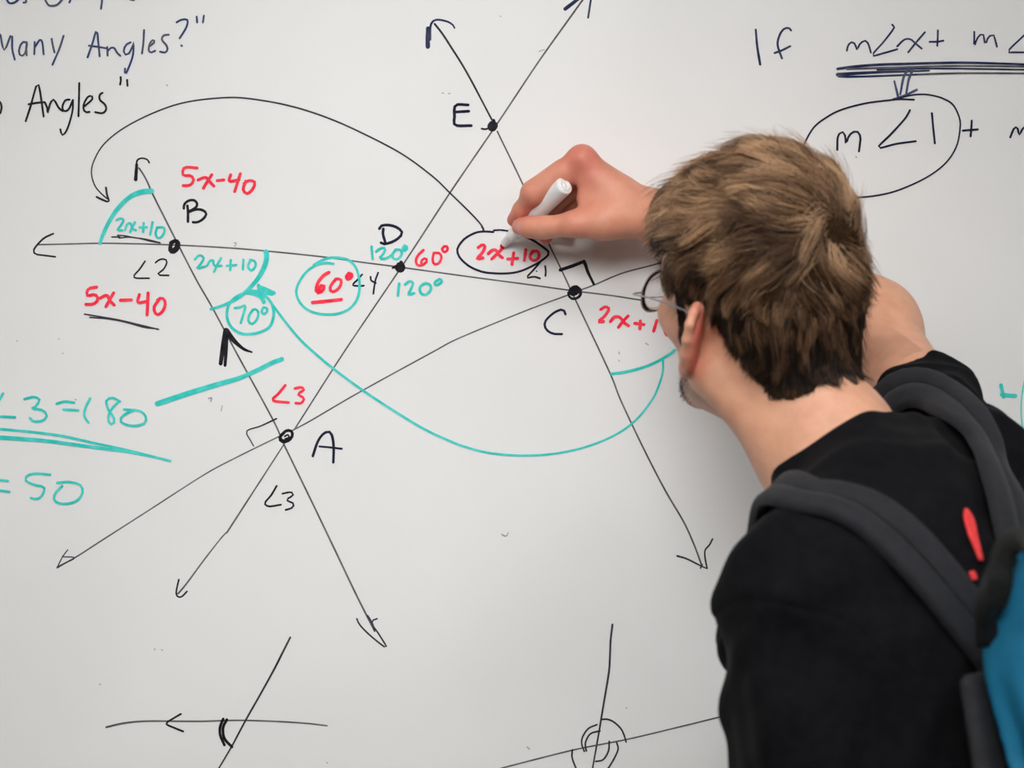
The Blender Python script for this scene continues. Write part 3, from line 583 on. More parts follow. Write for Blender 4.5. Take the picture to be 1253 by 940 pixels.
 ('written_expression','teal angle 3 = 180 at the left edge','teal',[((2.67,2.67),[-518.9,1490.2,-525.3,1478.9,-531.7,1467.2,-520,1466.8,-506.8,1466.1]),
   ((2.67,2.67),[-497,1484.6,-488,1486.8,-481.6,1484.2,-485.9,1476.8,-490.2,1474.6,-479.5,1473.6,-474.2,1468.2,-478.5,1462.5,-488,1461.9,-491.2,1465.1]),
   ((2.67,2.67),[-464.2,1479.9,-456.1,1482.1,-446.5,1481]),
   ((2.67,2.67),[-457.2,1474,-449.7,1473.6,-442.3,1473.1]),
   ((2.67,2.67),[-430.1,1485.3,-434.8,1475.7,-435.9,1467.2,-431.6,1460.4]),
   ((2.67,2.67),[-399.7,1482.1,-407.2,1485.9,-413.5,1483.1,-411.4,1473.6,-406.1,1466.1,-406.1,1459.7,-410.4,1459.7,-411.4,1467.2,-407.2,1475.7,-400.8,1482.1]),
   ((2.67,2.67),[-384.8,1473.6,-394.4,1469.3,-399.3,1464,-396.5,1459.7,-385.9,1457.2,-375.2,1459.7,-373.1,1466.1,-379.5,1472.5,-395.5,1474])]),
 ('underline','double teal underline beneath = 180','teal',[((2.83,2.5),[-534.9,1455.5,-522.1,1454.2,-490.2,1451.2,-458.2,1447,-426.3,1439.9,-394.4,1433.1,-368.9,1426.7,-348,1421.6]),
   ((4.5,2.5),[-534.9,1446.5,-522.1,1445.5,-479.5,1442.5,-447.6,1438.4,-415.7,1434.2,-394.4,1431.4,-368.9,1426.7])]),
 ('written_expression','teal = 50 at the left edge','teal',[((2.67,2.67),[-524.2,1402.3,-514,1401.2]),
   ((2.67,2.67),[-524.2,1391.6,-512.5,1390.1]),
   ((2.67,2.67),[-471,1407.6,-485.9,1408.7,-494.4,1406.5,-495.5,1401.2,-485.9,1396.9,-477,1394.8,-478.5,1387.4,-483.8,1382.7,-490.6,1383.8]),
   ((2.67,2.67),[-458.7,1395.9,-465.7,1388.4,-466.3,1381,-458.2,1377.8,-445.5,1379.9,-438,1388.4,-440.1,1396.9,-451.9,1400.1,-463.6,1399.1])]),
 ('teal_stroke','teal plus sign beside the black sleeve','teal',[((4.17,3.33),[498.5,1498.8,499.8,1492.9,501.2,1486.7]),
   ((4.17,4.17),[499.5,1489.2,506.6,1488.4,513,1487.9])]),
 ('teal_stroke','thin teal arc at the right edge','teal',[((1.33,1.33),[523.8,1508.9,521.7,1500.5,519.7,1487,519,1473.5,520,1458.4,522.6,1446.6])]),
 ('written_expression','red 5x-40 above letter B','red',[((3.08,3.08),[-321,1720.3,-333.7,1720.8,-335.2,1712.9,-327.3,1712.5,-324.6,1707.6,-328.4,1702.7,-335.2,1702.3]),
   ((3.08,3.08),[-319.9,1708.2,-312.5,1710.8,-308.6,1706.9,-303.9,1701.8]),
   ((3.08,3.08),[-306.1,1713.3,-310.3,1706.9,-314.6,1699.7]),
   ((3.08,3.08),[-300.7,1707.4,-293.9,1708.2]),
   ((3.08,3.08),[-286.9,1713.3,-288,1706.9,-278.4,1708.2]),
   ((3.08,3.08),[-276.9,1714.6,-279.5,1706.5,-282.7,1696.3]),
   ((3.08,3.08),[-271.4,1706.9,-274.1,1698.4,-269.9,1694.2,-264.1,1699.1,-262.4,1706.1,-268.8,1707.4,-273.1,1704.4])]),
 ('written_expression','red 5x-40 with black underline','red',[((3.25,3.25),[-423.5,1598.8,-431.6,1597.1,-433.1,1590.3,-425.2,1591.2,-422.1,1586.5,-426.3,1581.8,-434.4,1581.2]),
   ((3.25,3.25),[-420.4,1587.5,-413.1,1590.3,-409.7,1584.8,-405.5,1580.5]),
   ((3.25,3.25),[-406.1,1592.9,-410.4,1585.4,-414,1579]),
   ((3.25,3.25),[-399.1,1585.4,-388,1585.8]),
   ((3.25,3.25),[-379.9,1591.2,-381.2,1583.3,-371.4,1584.4]),
   ((3.25,3.25),[-371,1592.9,-371.4,1581.2,-372,1570.5]),
   ((3.25,3.25),[-359.3,1586.9,-365,1578,-362,1570.5,-355.7,1574.8,-353.5,1583.3,-357.1,1588,-361.4,1585.4])]),
 ('written_label','red angle 3 above point A','red',[((2.75,2.75),[-231.2,1498.6,-237.6,1490.8,-243.9,1483.3,-227.6,1481.2]),
   ((2.75,2.75),[-221.2,1495.5,-214.8,1496.7,-212.2,1494,-218,1489.7,-212.2,1485.4,-214.8,1480.6,-220.5,1480.6])]),
 ('written_label','red underlined 60 degrees inside the teal loop','red',[((3.33,3.83),[-186.7,1613.8,-192,1610.8,-197.4,1604.1,-199.6,1597.5,-199.1,1593.5,-195.4,1593.5,-191.4,1598.1,-192.4,1601.1,-196,1598.8,-198,1594.8]),
   ((3.17,3.17),[-179.4,1607.2,-184.1,1601.4,-185.4,1596.1,-182.1,1594.1,-176.7,1597.5,-174.1,1602.8,-174.8,1606.8,-179.4,1607.2]),
   ((4.17,4.17),[-166.1,1612.5,-168.5,1609.4,-167.2,1607.2,-164.1,1609.4,-164.1,1611.7]),
   ((3.5,3.5),[-203.3,1583.2,-188.7,1584.6,-174.1,1586.2])]),
 ('written_label','red 60 degrees right of point D','red',[((2.67,2.67),[-90.3,1636.5,-95.3,1631.9,-98,1626.1,-96.4,1621.3,-91.6,1621.3,-86.8,1625,-87.9,1628.4,-91.6,1626.6,-92.6,1623.7]),
   ((2.67,2.67),[-79.7,1633.7,-80.9,1627.1,-79.3,1622.3,-74.6,1623.4,-71.9,1629.3,-74.3,1633.5,-79.3,1633.5]),
   ((2.67,2.67),[-68.7,1640.4,-71.4,1637.8,-69.2,1634.6,-65.8,1636.7,-66.3,1640.1,-69.2,1640.4])]),
 ('written_expression','red 2x+10 at the marker tip','red',[((3.17,3.17),[-34.5,1639.1,-30.3,1642,-27.6,1640.3,-30,1634.3,-35.7,1627.7,-29.7,1628.6]),
   ((3.17,3.17),[-24.1,1632.9,-20.7,1636.1,-16.5,1636.5,-14.1,1632.5,-9.9,1628.9]),
   ((3.17,3.17),[-9,1639.3,-14.7,1633.3,-20.7,1627.5]),
   ((3.17,3.17),[1.7,1633.7,0.8,1627.7,-0.1,1622.1]),
   ((3.17,3.17),[-4.5,1627.5,5.6,1628.1]),
   ((3.17,3.17),[14,1636.9,13.3,1631.3,12.6,1625.9]),
   ((3.17,3.17),[21.8,1635.5,18.2,1630.7,20,1626.5,24.8,1626.5,27.8,1630.7,25.7,1635.5,20.6,1634.9])]),
 ('written_expression','red 2x+10 partly hidden by the head','red',[((3.25,3.25),[90.4,1576,95,1578.6,98.8,1576.4,94.1,1568.9,88,1563.7,93.2,1563.7]),
   ((3.25,3.25),[100.3,1563.7,104.4,1568.4,109.9,1568,114,1563,118.9,1559.3]),
   ((3.25,3.25),[118.3,1569.3,112.7,1563.4,108.5,1557.8]),
   ((3.25,3.25),[125.2,1561.9,134.5,1560.6]),
   ((3.25,3.25),[130.8,1564.3,130.4,1556.3]),
   ((3.25,3.25),[147.6,1564.7,144.4,1554.1]),
   ((3.25,3.25),[160.2,1563.4,155.6,1555.9,158.4,1549.4,164,1554.1,163.6,1561.5,159.3,1563])]),
 ('ink_smudge','faint old ink specks and smudges','speck',[((1,1),[-283.3,1643.9,-281,1643.9,-282.7,1640.3]),
   ((1.33,1.33),[-70.9,1796.7,-70.1,1796.5]),
   ((1,1),[-64.6,1795.9,-63.3,1796.5]),
   ((1,1),[27.6,1839.1,32.9,1841]),
   ((1,1),[-12.2,1875.1,-11.3,1874.6]),
   ((1.17,1.17),[-309.3,1485.3,-306.1,1485.9,-307.1,1482.1]),
   ((1.17,1.17),[-295.4,1477.8,-296.5,1472.5]),
   ((1.17,1.17),[-458.2,1531.5,-457.6,1531]),
   ((1.17,1.17),[-445,1484.2,-444.4,1483.8]),
   ((1.17,1.17),[-10.4,1346.7,-6.2,1345,-3.8,1348.3]),
   ((1.17,1.17),[136.2,1541.7,138.8,1540]),
   ((1.17,1.17),[108.8,1532.5,109.6,1530.8]),
   ((1.17,1.17),[108.8,1524.2,109.6,1523.3]),
   ((1.17,1.17),[-462.1,1545.8,-461.7,1545.8]),
   ((1.17,1.17),[-504.6,1544.2,-504.2,1543.3]),
   ((1.17,1.17),[-364.6,1230,-363.8,1229.2]),
   ((1.17,1.17),[-357.1,1229.2,-356.2,1228.3]),
   ((1.17,1.17),[-420.4,1194.2,-419.6,1193.3]),
   ((1.17,1.17),[-188.8,1114.2,-187.9,1113.3]),
   ((1.17,1.17),[15.4,1130,17.9,1127.5]),
   ((1.17,1.17),[350.4,1731.7,351.2,1731.2]),
   ((1.17,1.17),[116.2,1170,117.1,1169.2]),
   ((1.17,1.17),[-352.1,1805,-351.2,1804.2])]),
]



def ribbon(mb, pts, w0, w1, level, nrng):
    """a flat marker stroke with round ends lying on the board"""
    c = spline(pts, 9)
    d = np.linalg.norm(np.diff(c, axis=0), axis=1)
    keep = np.concatenate([[True], d > 1e-6])
    c = c[keep]
    L = np.concatenate([[0], np.cumsum(np.linalg.norm(np.diff(c, axis=0), axis=1))])
    if L[-1] < 1e-6:
        return
    step = max(0.0009, min(0.004, L[-1] / 14))
    n = max(5, int(L[-1] / step) + 1)
    s = np.linspace(0, L[-1], n)
    c = np.stack([np.interp(s, L, c[:, 0]), np.interp(s, L, c[:, 1])], 1)
    tan = np.gradient(c, axis=0)
    tan /= np.linalg.norm(tan, axis=1)[:, None] + 1e-12
    u = s / s[-1]
    w = w0 + (w1 - w0) * u
    w = w * (1 + 0.06 * np.interp(u, np.linspace(0, 1, 7), nrng.uniform(-1, 1, 7)))
    nor = np.stack([-tan[:, 1], tan[:, 0]], 1)
    base = len(mb.v)
    y = -(level + 2.5e-6 * u)
    for i in range(n):
        a = c[i] + nor[i] * w[i] / 2; b_ = c[i] - nor[i] * w[i] / 2
        mb.v.append((a[0], y[i], a[1])); mb.v.append((b_[0], y[i], b_[1]))
    for i in range(n - 1):
        k = base + 2 * i
        mb.f.append((k, k + 2, k + 3, k + 1))
    for (i, sg) in ((0, -1), (n - 1, 1)):        # round caps
        b0 = len(mb.v)
        for j in range(9):
            an = -math.pi / 2 + math.pi * j / 8
            q = c[i] + tan[i] * sg * math.cos(an) * w[i] / 2 + nor[i] * math.sin(an) * w[i] / 2
            mb.v.append((q[0], y[i] - 1e-6, q[1]))
        f = tuple(range(b0, b0 + 9))
        mb.f.append(f if sg < 0 else f[::-1])


_lev = 0.00012
_nr = np.random.default_rng(3)
for (nm, lab, ink, strokes) in STROKES:
    mb = MB()
    for ((w0, w1), xy) in strokes:
        if ink in ('black', 'navyblack'):
            w0 *= 1.10; w1 *= 1.10
        ribbon(mb, np.array(xy, float).reshape(-1, 2) / 1000.0, w0 / 1000.0, w1 / 1000.0, _lev, _nr)
        _lev += 3.0e-6
    o = mb.build(nm, M['ink_' + ink], board, smooth=False)
    o['label'] = lab
    if nm == 'ink_smudge':
        o['kind'] = 'stuff'


# ------------------------------------------------------------------ implicit surfaces -> one continuous mesh
def cap(a, b, r1, r2=None, k=0.008, op='+'):
    a = np.asarray(a, float); b = np.asarray(b, float); r2 = r1 if r2 is None else r2
    ba = b - a; bb = max(ba.dot(ba), 1e-12)

    def f(p):
        t = np.clip(((p - a) @ ba) / bb, 0, 1)
        q = p - a - t[:, None] * ba
        return np.sqrt((q * q).sum(1)) - (r1 + (r2 - r1) * t)
    return (f, k, op)


def ell(c, r, R=None, k=0.01, op='+'):
    c = np.asarray(c, float); r = np.asarray(r, float)
    R = np.eye(3) if R is None else np.asarray(R)

    def f(p):
        q = (p - c) @ R
        k0 = np.sqrt(((q / r) ** 2).sum(1)) + 1e-9
        k1 = np.sqrt(((q / (r * r)) ** 2).sum(1)) + 1e-9
        return k0 * (k0 - 1.0) / k1
    return (f, k, op)


def rbox(c, h, R, rad, k=0.01, op='+'):
    c = np.asarray(c, float); h = np.asarray(h, float)

    def f(p):
        q = np.abs((p - c) @ R) - (h - rad)
        return np.sqrt((np.maximum(q, 0) ** 2).sum(1)) + np.minimum(q.max(1), 0) - rad
    return (f, k, op)


def half(c, n, k=0.002, op='-'):
    """half space on the side n points to (for cutting)"""
    c = np.asarray(c, float); n = unit(n)
    return (lambda p: -((p - c) @ n), k, op)


def smin(a, b, k):
    if k <= 0:
        return np.minimum(a, b)
    h = np.maximum(k - np.abs(a - b), 0) / k
    return np.minimum(a, b) - h * h * k * 0.25


def evalp(prims, p):
    d = None
    for (f, k, op) in prims:
        e = f(p)
        if d is None:
            d = e if op == '+' else np.maximum(np.full(len(p), 9.0), -e)
        elif op == '+':
            d = smin(d, e, k)
        elif op == '-':
            d = -smin(-d, e, k)
        elif op == '&':
            d = -smin(-d, -e, k)
    return d


def groupf(prims):
    """a sub-shape with its own cuts, usable as one primitive"""
    return lambda p: evalp(prims, p)


def culled(prims, c, hd):
    out = []
    for pr in prims:
        f, k, op = pr
        e = f(c[None])[0]
        if op == '+' and e > hd * 1.35 + k + 0.012:
            continue
        if op == '-' and e > hd * 1.35 + k + 0.012:
            continue
        out.append(pr)
    return out


def gradient(fn, p, h=0.0008):
    g = np.stack([fn(p + np.eye(3)[i] * h) - fn(p - np.eye(3)[i] * h) for i in range(3)], 1)
    return g / (np.linalg.norm(g, axis=1)[:, None] + 1e-12)


def polygonise(prims, lo, hi, vox, disp=None, bs=20):
    lo = np.asarray(lo, float); hi = np.asarray(hi, float)
    nb = np.ceil((hi - lo) / (vox * bs)).astype(int)
    NC = nb * bs + 4
    ids_all, v_all, q_all = [], [], []
    hd = vox * (bs + 2) * math.sqrt(3) / 2
    ar = np.arange(-1, bs + 1)
    GX, GY, GZ = np.meshgrid(ar, ar, ar, indexing='ij')
    S = bs + 2
    bi = np.stack(np.meshgrid(*[np.arange(n) for n in nb], indexing='ij'), -1).reshape(-1, 3)
    cs = lo + (bi * bs + (bs - 1) / 2) * vox
    dc = np.concatenate([evalp(prims, cs[i:i + 20000]) for i in range(0, len(cs), 20000)])
    sel = np.abs(dc) < hd * 1.25 + 0.012
    corner = np.array([(i, j, k) for i in (0, 1) for j in (0, 1) for k in (0, 1)])
    edges = [(a, b) for a in range(8) for b in range(a + 1, 8) if np.abs(corner[a] - corner[b]).sum() == 1]

    def gid(c):
        return ((c[:, 0] + 2) * NC[1] + (c[:, 1] + 2)) * NC[2] + (c[:, 2] + 2)
    for b, c in zip(bi[sel], cs[sel]):
        pr = culled(prims, c, hd)
        if not any(op == '+' for _, _, op in pr):
            continue
        o = b * bs
        pts = lo + (np.stack([GX, GY, GZ], -1).reshape(-1, 3) + o) * vox
        d = evalp(pr, pts)
        if disp is not None:
            near = np.abs(d) < 0.03
            if near.any():
                d[near] += disp(pts[near])
        if d.min() > 0 or d.max() < 0:
            continue
        d = d.reshape(S, S, S)
        ins = d < 0
        cnt = np.zeros((S - 1,) * 3, np.int8)
        for q in corner:
            cnt += ins[q[0]:q[0] + S - 1, q[1]:q[1] + S - 1, q[2]:q[2] + S - 1]
        act = np.argwhere((cnt > 0) & (cnt < 8))
        if len(act) == 0:
            continue
        dv = np.stack([d[act[:, 0] + q[0], act[:, 1] + q[1], act[:, 2] + q[2]] for q in corner], 1)
        acc = np.zeros((len(act), 3)); n = np.zeros(len(act))
        for (a, e) in edges:
            da, de = dv[:, a], dv[:, e]
            x = (da < 0) != (de < 0)
            t = np.where(x, da / np.where(x, da - de, 1), 0)
            acc += np.where(x[:, None], corner[a] + t[:, None] * (corner[e] - corner[a]), 0)
            n += x
        ids_all.append(gid(act - 1 + o))
        v_all.append(lo + (act - 1 + o + acc / n[:, None]) * vox)
        for ax in range(3):
            e = np.eye(3, dtype=int)[ax]
            A = ins[1:bs + 1, 1:bs + 1, 1:bs + 1]
            Bx = ins[1 + e[0]:bs + 1 + e[0], 1 + e[1]:bs + 1 + e[1], 1 + e[2]:bs + 1 + e[2]]
            pq = np.argwhere(A != Bx)
            if len(pq) == 0:
                continue
            s = A[pq[:, 0], pq[:, 1], pq[:, 2]]
            g = pq + o                       # array index 1 is global index 0
            u = np.eye(3, dtype=int)[(ax + 1) % 3]; w = np.eye(3, dtype=int)[(ax + 2) % 3]
            quad = np.stack([gid(g - u - w), gid(g - w), gid(g), gid(g - u)], 1)
            quad[~s] = quad[~s][:, ::-1]
            q_all.append(quad)
    ids = np.concatenate(ids_all); v = np.concatenate(v_all); q = np.concatenate(q_all)
    uid, first = np.unique(ids, return_index=True)
    idx = np.searchsorted(uid, q)
    idx = np.clip(idx, 0, len(uid) - 1)
    ok = (uid[idx] == q).all(1)
    return v[first], idx[ok]


def paint(o, col):
    a = o.data.attributes.new('tone', 'FLOAT_COLOR', 'POINT')
    c = np.ones((len(o.data.vertices), 4), np.float32)
    c[:, :3] = col
    a.data.foreach_set('color', c.ravel())


# ------------------------------------------------------------------ the person: joints
HYAW, HPITCH, HROLL = math.radians(33), math.radians(20.5), math.radians(10.8)
_r0 = np.array([math.cos(HYAW), math.sin(HYAW), 0]); _f0 = np.array([-math.sin(HYAW), math.cos(HYAW), 0]); _u0 = np.array([0, 0, 1.0])
_f1 = _f0 * math.cos(HPITCH) + _u0 * math.sin(HPITCH); _u1 = -_f0 * math.sin(HPITCH) + _u0 * math.cos(HPITCH)
_r2 = _r0 * math.cos(HROLL) + _u1 * math.sin(HROLL); _u2 = -_r0 * math.sin(HROLL) + _u1 * math.cos(HROLL)
HR = np.stack([_r2, _f1, _u2], 1)             # columns: right, forward, up of the head
HO = P(932, 384, 0.36)                        # midpoint between the ear canals


def H(x, y, z):
    return HO + HR @ (np.array([x, y, z]) / 1000.0)


def toH(p):
    return (p - HO) @ HR * 1000.0


def he(c, r, k=0.012, op='+', rot=None):
    R = HR if rot is None else HR @ rot
    return ell(H(*c), np.array(r) / 1000.0, R, k, op)


def hc(a, b, r1, r2=None, k=0.010, op='+'):
    return cap(H(*a), H(*b), r1 / 1000.0, None if r2 is None else r2 / 1000.0, k, op)


def rotz(a):
    c, s = math.cos(a), math.sin(a)
    return np.array([[c, -s, 0], [s, c, 0], [0, 0, 1.0]])


def roty(a):
    c, s = math.cos(a), math.sin(a)
    return np.array([[c, 0, s], [0, 1, 0], [-s, 0, c]])


NB = P(1022, 560, 0.400)       # root of the neck
SR = P(1188, 578, 0.345)       # right shoulder joint
SL = P(975, 712, 0.57)         # left shoulder joint
ELB = P(1064, 402, 0.135)      # right elbow
WR = P(800, 264, 0.060)        # right wrist

skull = [
    he((0, -3, 48), (72, 87, 88)),
    he((0, 22, 22), (68, 72, 78), 0.02),
    he((0, -46, 12), (58, 44, 56), 0.03),
    he((0, 32, -32), (53, 53, 70), 0.025),
    hc((-51, 2, -46), (-13, 64, -93), 16, 15, 0.02), hc((51, 2, -46), (13, 64, -93), 16, 15, 0.02),
    hc((-10, 66, -93), (10, 66, -93), 15, None, 0.014),
    he((-46, 55, -14), (18, 23, 17), 0.018), he((46, 55, -14), (18, 23, 17), 0.018),
    hc((-36, 78, 24), (36, 78, 24), 13, None, 0.018),
    he((-32, 96, 4), (17, 17, 12), 0.010, '-'), he((32, 96, 4), (17, 17, 12), 0.010, '-'),
    he((-31, 76, 3), (12.5, 12.5, 12.5), 0.004), he((31, 76, 3), (12.5, 12.5, 12.5), 0.004),
    hc((0, 86, 16), (0, 108, -24), 8, 10.5, 0.010),
    he((-12, 96, -29), (8, 10, 7), 0.006), he((12, 96, -29), (8, 10, 7), 0.006),
    hc((-19, 83, -55), (0, 93, -53), 5, 6, 0.006), hc((19, 83, -55), (0, 93, -53), 5, 6, 0.006),
    hc((-15, 83, -64), (0, 91, -64), 6, 7, 0.006), hc((15, 83, -64), (0, 91, -64), 6, 7, 0.006),
    hc((-22, 88, -59.5), (22, 88, -59.5), 1.6, None, 0.003, '-'),
]
neck = [
    cap(H(0, -28, -22), NB, 0.050, 0.0475, 0.03),
    cap(H(0, 10, -62), NB + np.array([-0.014, 0.022, 0.0]), 0.037, 0.040, 0.03),
    cap(H(-62, -18, -38), NB + np.array([-0.022, 0.0, -0.02]), 0.016, 0.018, 0.03),
    cap(H(62, -18, -38), NB + np.array([0.02, 0.04, -0.02]), 0.016, 0.018, 0.03),
    cap(NB + np.array([0.010, -0.015, 0.030]), NB + np.array([0.035, -0.035, -0.05]), 0.020, 0.034, 0.03),
]


def ear(sd):
    """outer ear in head axes; sd=-1 left, +1 right"""
    fl = math.radians(41 if sd < 0 else 14)
    base = np.array([73.0 * sd if sd < 0 else 64.0, -6.0, -6.0])
    bk = np.array([sd * math.sin(fl), -math.cos(fl), 0.0])       # from the face towards the rim
    up = np.array([0.0, -0.20, 0.98])

    def E(a, h, o=0.0):                                       # a: backwards, h: up, o: outwards
        out = np.array([sd * math.cos(fl), math.sin(fl), 0])
        return tuple(base + bk * a + up * h + out * o)
    rim = [(-2, 12, 2), (2, 24, 3), (11, 33, 4), (22, 33, 5), (30, 24, 6), (32, 10, 6), (29, -6, 5), (23, -18, 4), (15, -26, 3)]
    pr = []
    for i in range(len(rim) - 1):
        pr.append(hc(E(*rim[i]), E(*rim[i + 1]), 4.0, 4.0, 0.003))
    pr.append(hc(E(9, -24, 2), E(10, -31, 2), 7.0, 6.0, 0.008))
    R = np.stack([np.array(bk), np.cross(bk, up) * -sd, up], 1)
    pr.append(he(E(14, 3, 0), (19, 5.5, 30), 0.006, '+', R))
    pr.append(he(E(12, -3, 5), (9, 6, 12), 0.004, '-', R))
    pr.append(hc(E(20, 14, 4), E(22, -10, 4), 3.2, 3, 0.004))
    pr.append(hc(E(-1, -8, 3), E(0, -4, 4), 5, 4, 0.004))
    return (groupf(pr), 0.006, '+')


head = skull + neck + [ear(-1), ear(1)]

# right hand holding the marker; the little-finger edge rests on the board
MK_TIP = P(613, 302, 0.0); MK_END = P(691, 227, 0.085)
I_MCP, I_PIP, I_DIP, I_TIP = P(712, 196, 0.074), P(653, 236, 0.064), P(638, 257, 0.048), P(629, 269, 0.036)
T_CMC, T_MCP, T_IP, T_TIP = P(768, 268, 0.078), P(705, 274, 0.083), P(665, 278.5, 0.070), P(637, 277.5, 0.056)
hand_core = [
    cap(P(800, 264, 0.044), P(776, 258, 0.046), 0.0185, 0.019, 0.01),
    cap(P(800, 265, 0.070), P(776, 260, 0.070), 0.0175, 0.018, 0.014),
    cap(P(780, 254, 0.070), I_MCP, 0.017, 0.0113, 0.016),
    cap(P(782, 254, 0.055), P(717, 200, 0.056), 0.017, 0.0118, 0.014),
    cap(P(782, 258, 0.042), P(724, 212, 0.039), 0.016, 0.011, 0.014),
    cap(P(782, 264, 0.032), P(732, 226, 0.024), 0.015, 0.010, 0.014),
    cap(P(778, 272, 0.034), P(738, 262, 0.022), 0.015, 0.012, 0.014),
    cap(P(755, 240, 0.072), P(722, 222, 0.074), 0.016, 0.0105, 0.014),
    cap(P(752, 252, 0.074), P(716, 244, 0.073), 0.015, 0.0085, 0.014),
    cap(T_CMC, P(738, 271, 0.082), 0.0185, 0.0168, 0.016),
]
thumb = [
    cap(P(740, 271, 0.081), T_MCP, 0.0165, 0.0125, 0.012),
    cap(T_MCP, T_IP, 0.0122, 0.0105, 0.008), cap(T_IP, T_TIP, 0.0108, 0.0088, 0.006),
    ell(P(650, 278, 0.064), (0.013, 0.0105, 0.0102), None, 0.006),
]
index = [cap(I_MCP, I_PIP, 0.0114, 0.0106, 0.008), cap(I_PIP, I_DIP, 0.0100, 0.0086, 0.005), cap(I_DIP, I_TIP, 0.0086, 0.0072, 0.004),
         cap(I_MCP * 0.6 + I_PIP * 0.4, I_PIP, 0.0118, 0.0102, 0.010), ell(I_MCP + np.array([-0.0005, -0.001, 0.0012]), (0.0110, 0.0110, 0.0110), None, 0.012)]
middle = [cap(P(717, 200, 0.056), P(662, 243, 0.043), 0.0115, 0.0098, 0.008), cap(P(662, 243, 0.043), P(657, 275, 0.034), 0.0096, 0.0086, 0.004),
          cap(P(657, 275, 0.034), P(668, 290, 0.028), 0.0086, 0.0074, 0.004)]
ring = [cap(P(724, 212, 0.039), P(674, 252, 0.026), 0.0108, 0.0092, 0.008), cap(P(674, 252, 0.026), P(678, 278, 0.018), 0.0090, 0.0080, 0.004),
        cap(P(678, 278, 0.018), P(694, 284, 0.017), 0.0080, 0.0070, 0.004)]
little = [cap(P(732, 226, 0.024), P(690, 256, 0.0145), 0.0096, 0.0080, 0.008), cap(P(690, 256, 0.0145), P(694, 274, 0.0105), 0.0078, 0.0068, 0.004),
          cap(P(694, 274, 0.0105), P(708, 280, 0.011), 0.0068, 0.0060, 0.004)]
FA_R = [
    cap(P(802, 264, 0.058), P(840, 280, 0.066), 0.0215, 0.024, 0.02),
    cap(P(802, 265, 0.050), P(900, 310, 0.085), 0.020, 0.033, 0.02),
    cap(P(840, 282, 0.068), ELB, 0.026, 0.038, 0.03),
    cap(P(950, 338, 0.105), ELB, 0.037, 0.040, 0.03),
]
UA_R = [cap(ELB, SR, 0.0390, 0.036, 0.02)]


def fingers(prs):
    return (groupf(prs), 0.0012, '+')


rhand = [(groupf(hand_core + [(groupf(thumb), 0.010, '+'), (groupf(index), 0.008, '+')] + [(groupf(q), 0.004, '+') for q in (middle, ring, little)]), 0.014, '+')]
# fingers must stay apart: only the knuckle ends blend into the palm
_palm = groupf(hand_core)


def _handf(p):
    d = _palm(p)
    for prs, k in ((thumb, 0.012), (index, 0.010), (middle, 0.008), (ring, 0.008), (little, 0.008)):
        d = np.minimum(d, smin(_palm(p), evalp(prs, p), k))
    return d


rhand = [(_handf, 0.012, '+')]

# left arm hangs straight down, relaxed hand
L_ELB = P(985, 1010, 0.58); L_WR = L_ELB + np.array([-0.055, 0.06, -0.245])
_ld = unit(L_WR - L_ELB)
larm = [cap(SL, L_ELB, 0.036, 0.036, 0.02), cap(L_ELB, L_WR, 0.038, 0.025, 0.03)]
_lf = np.array([-0.77, 0.64, 0.0]); _lr = np.array([0.64, 0.77, 0.0])
for (o_, r_) in ((-0.028, 0.013), (-0.009, 0.0135), (0.010, 0.013), (0.027, 0.012)):
    larm.append(cap(L_WR + _lf * o_ * 0.5, L_WR + _ld * 0.085 - _lf * o_, 0.016, r_, 0.012))
for (o_, l_, r_) in ((-0.028, 0.064, 0.0082), (-0.009, 0.072, 0.0086), (0.010, 0.068, 0.0084), (0.027, 0.052, 0.0074)):
    a_ = L_WR + _ld * 0.086 - _lf * o_ * 1.05
    b_ = a_ + _ld * l_ * 0.55 + _lr * 0.004; c_ = b_ + _ld * l_ * 0.45 + _lr * 0.014
    larm.append((groupf([cap(a_, b_, r_ * 1.1, r_, 0.004), cap(b_, c_, r_, r_ * 0.85, 0.004)]), 0.003, '+'))
a_ = L_WR + _ld * 0.02 + _lf * 0.02
b_ = a_ + _ld * 0.045 + _lf * 0.022 + _lr * 0.01; c_ = b_ + _ld * 0.05 + _lf * 0.006 + _lr * 0.008
larm.append((groupf([cap(a_, b_, 0.015, 0.011, 0.006), cap(b_, c_, 0.0108, 0.0085, 0.006)]), 0.008, '+'))

# trunk frame: right, forward, up
TR = unit(SR - SL); _tf = np.array([-0.77, 0.64, 0.0]); TF = unit(_tf - TR * TR.dot(_tf)); TU = np.cross(TR, TF)
MID = (SL + SR) / 2
PEL = np.array([0.36, -0.575, 0.96])
SPN = unit(MID - PEL)
TFs = unit(np.cross(SPN, np.array([0.64, 0.77, 0.0])) * 1.0)
if TFs.dot(_tf) < 0:
    TFs = -TFs
TRs = unit(np.cross(TFs, SPN))
TB = np.stack([TRs, TFs, SPN], 1)
trunk_in = [cap(NB, MID - SPN * 0.05, 0.055, 0.08, 0.03), cap(SL, MID, 0.045, 0.055, 0.03), cap(SR, MID, 0.045, 0.055, 0.03), cap(MID - SPN * 0.05, PEL, 0.085, 0.09, 0.03)]

body_prims = head + UA_R + FA_R + rhand + larm + trunk_in
allp = np.array([HO, NB, SR, SL, ELB, WR, L_WR, PEL, MK_TIP, P(700, 150, 0.06)])
VOX = 0.0017
bv, bf = polygonise(body_prims, allp.min(0) - 0.22, allp.max(0) + np.array([0.25, 0.0, 0.24]), VOX)

# pigment of the skin: base, rosy knuckles / fingers / ears / cheeks / lips, stubble on jaw
SK = np.array(s2l(222, 166, 136))
tone = np.tile(SK, (len(bv), 1))


def tint(mask, col):
    global tone
    mask = np.clip(mask, 0, 1)[:, None]
    tone = tone * (1 - mask) + np.array(col) * mask


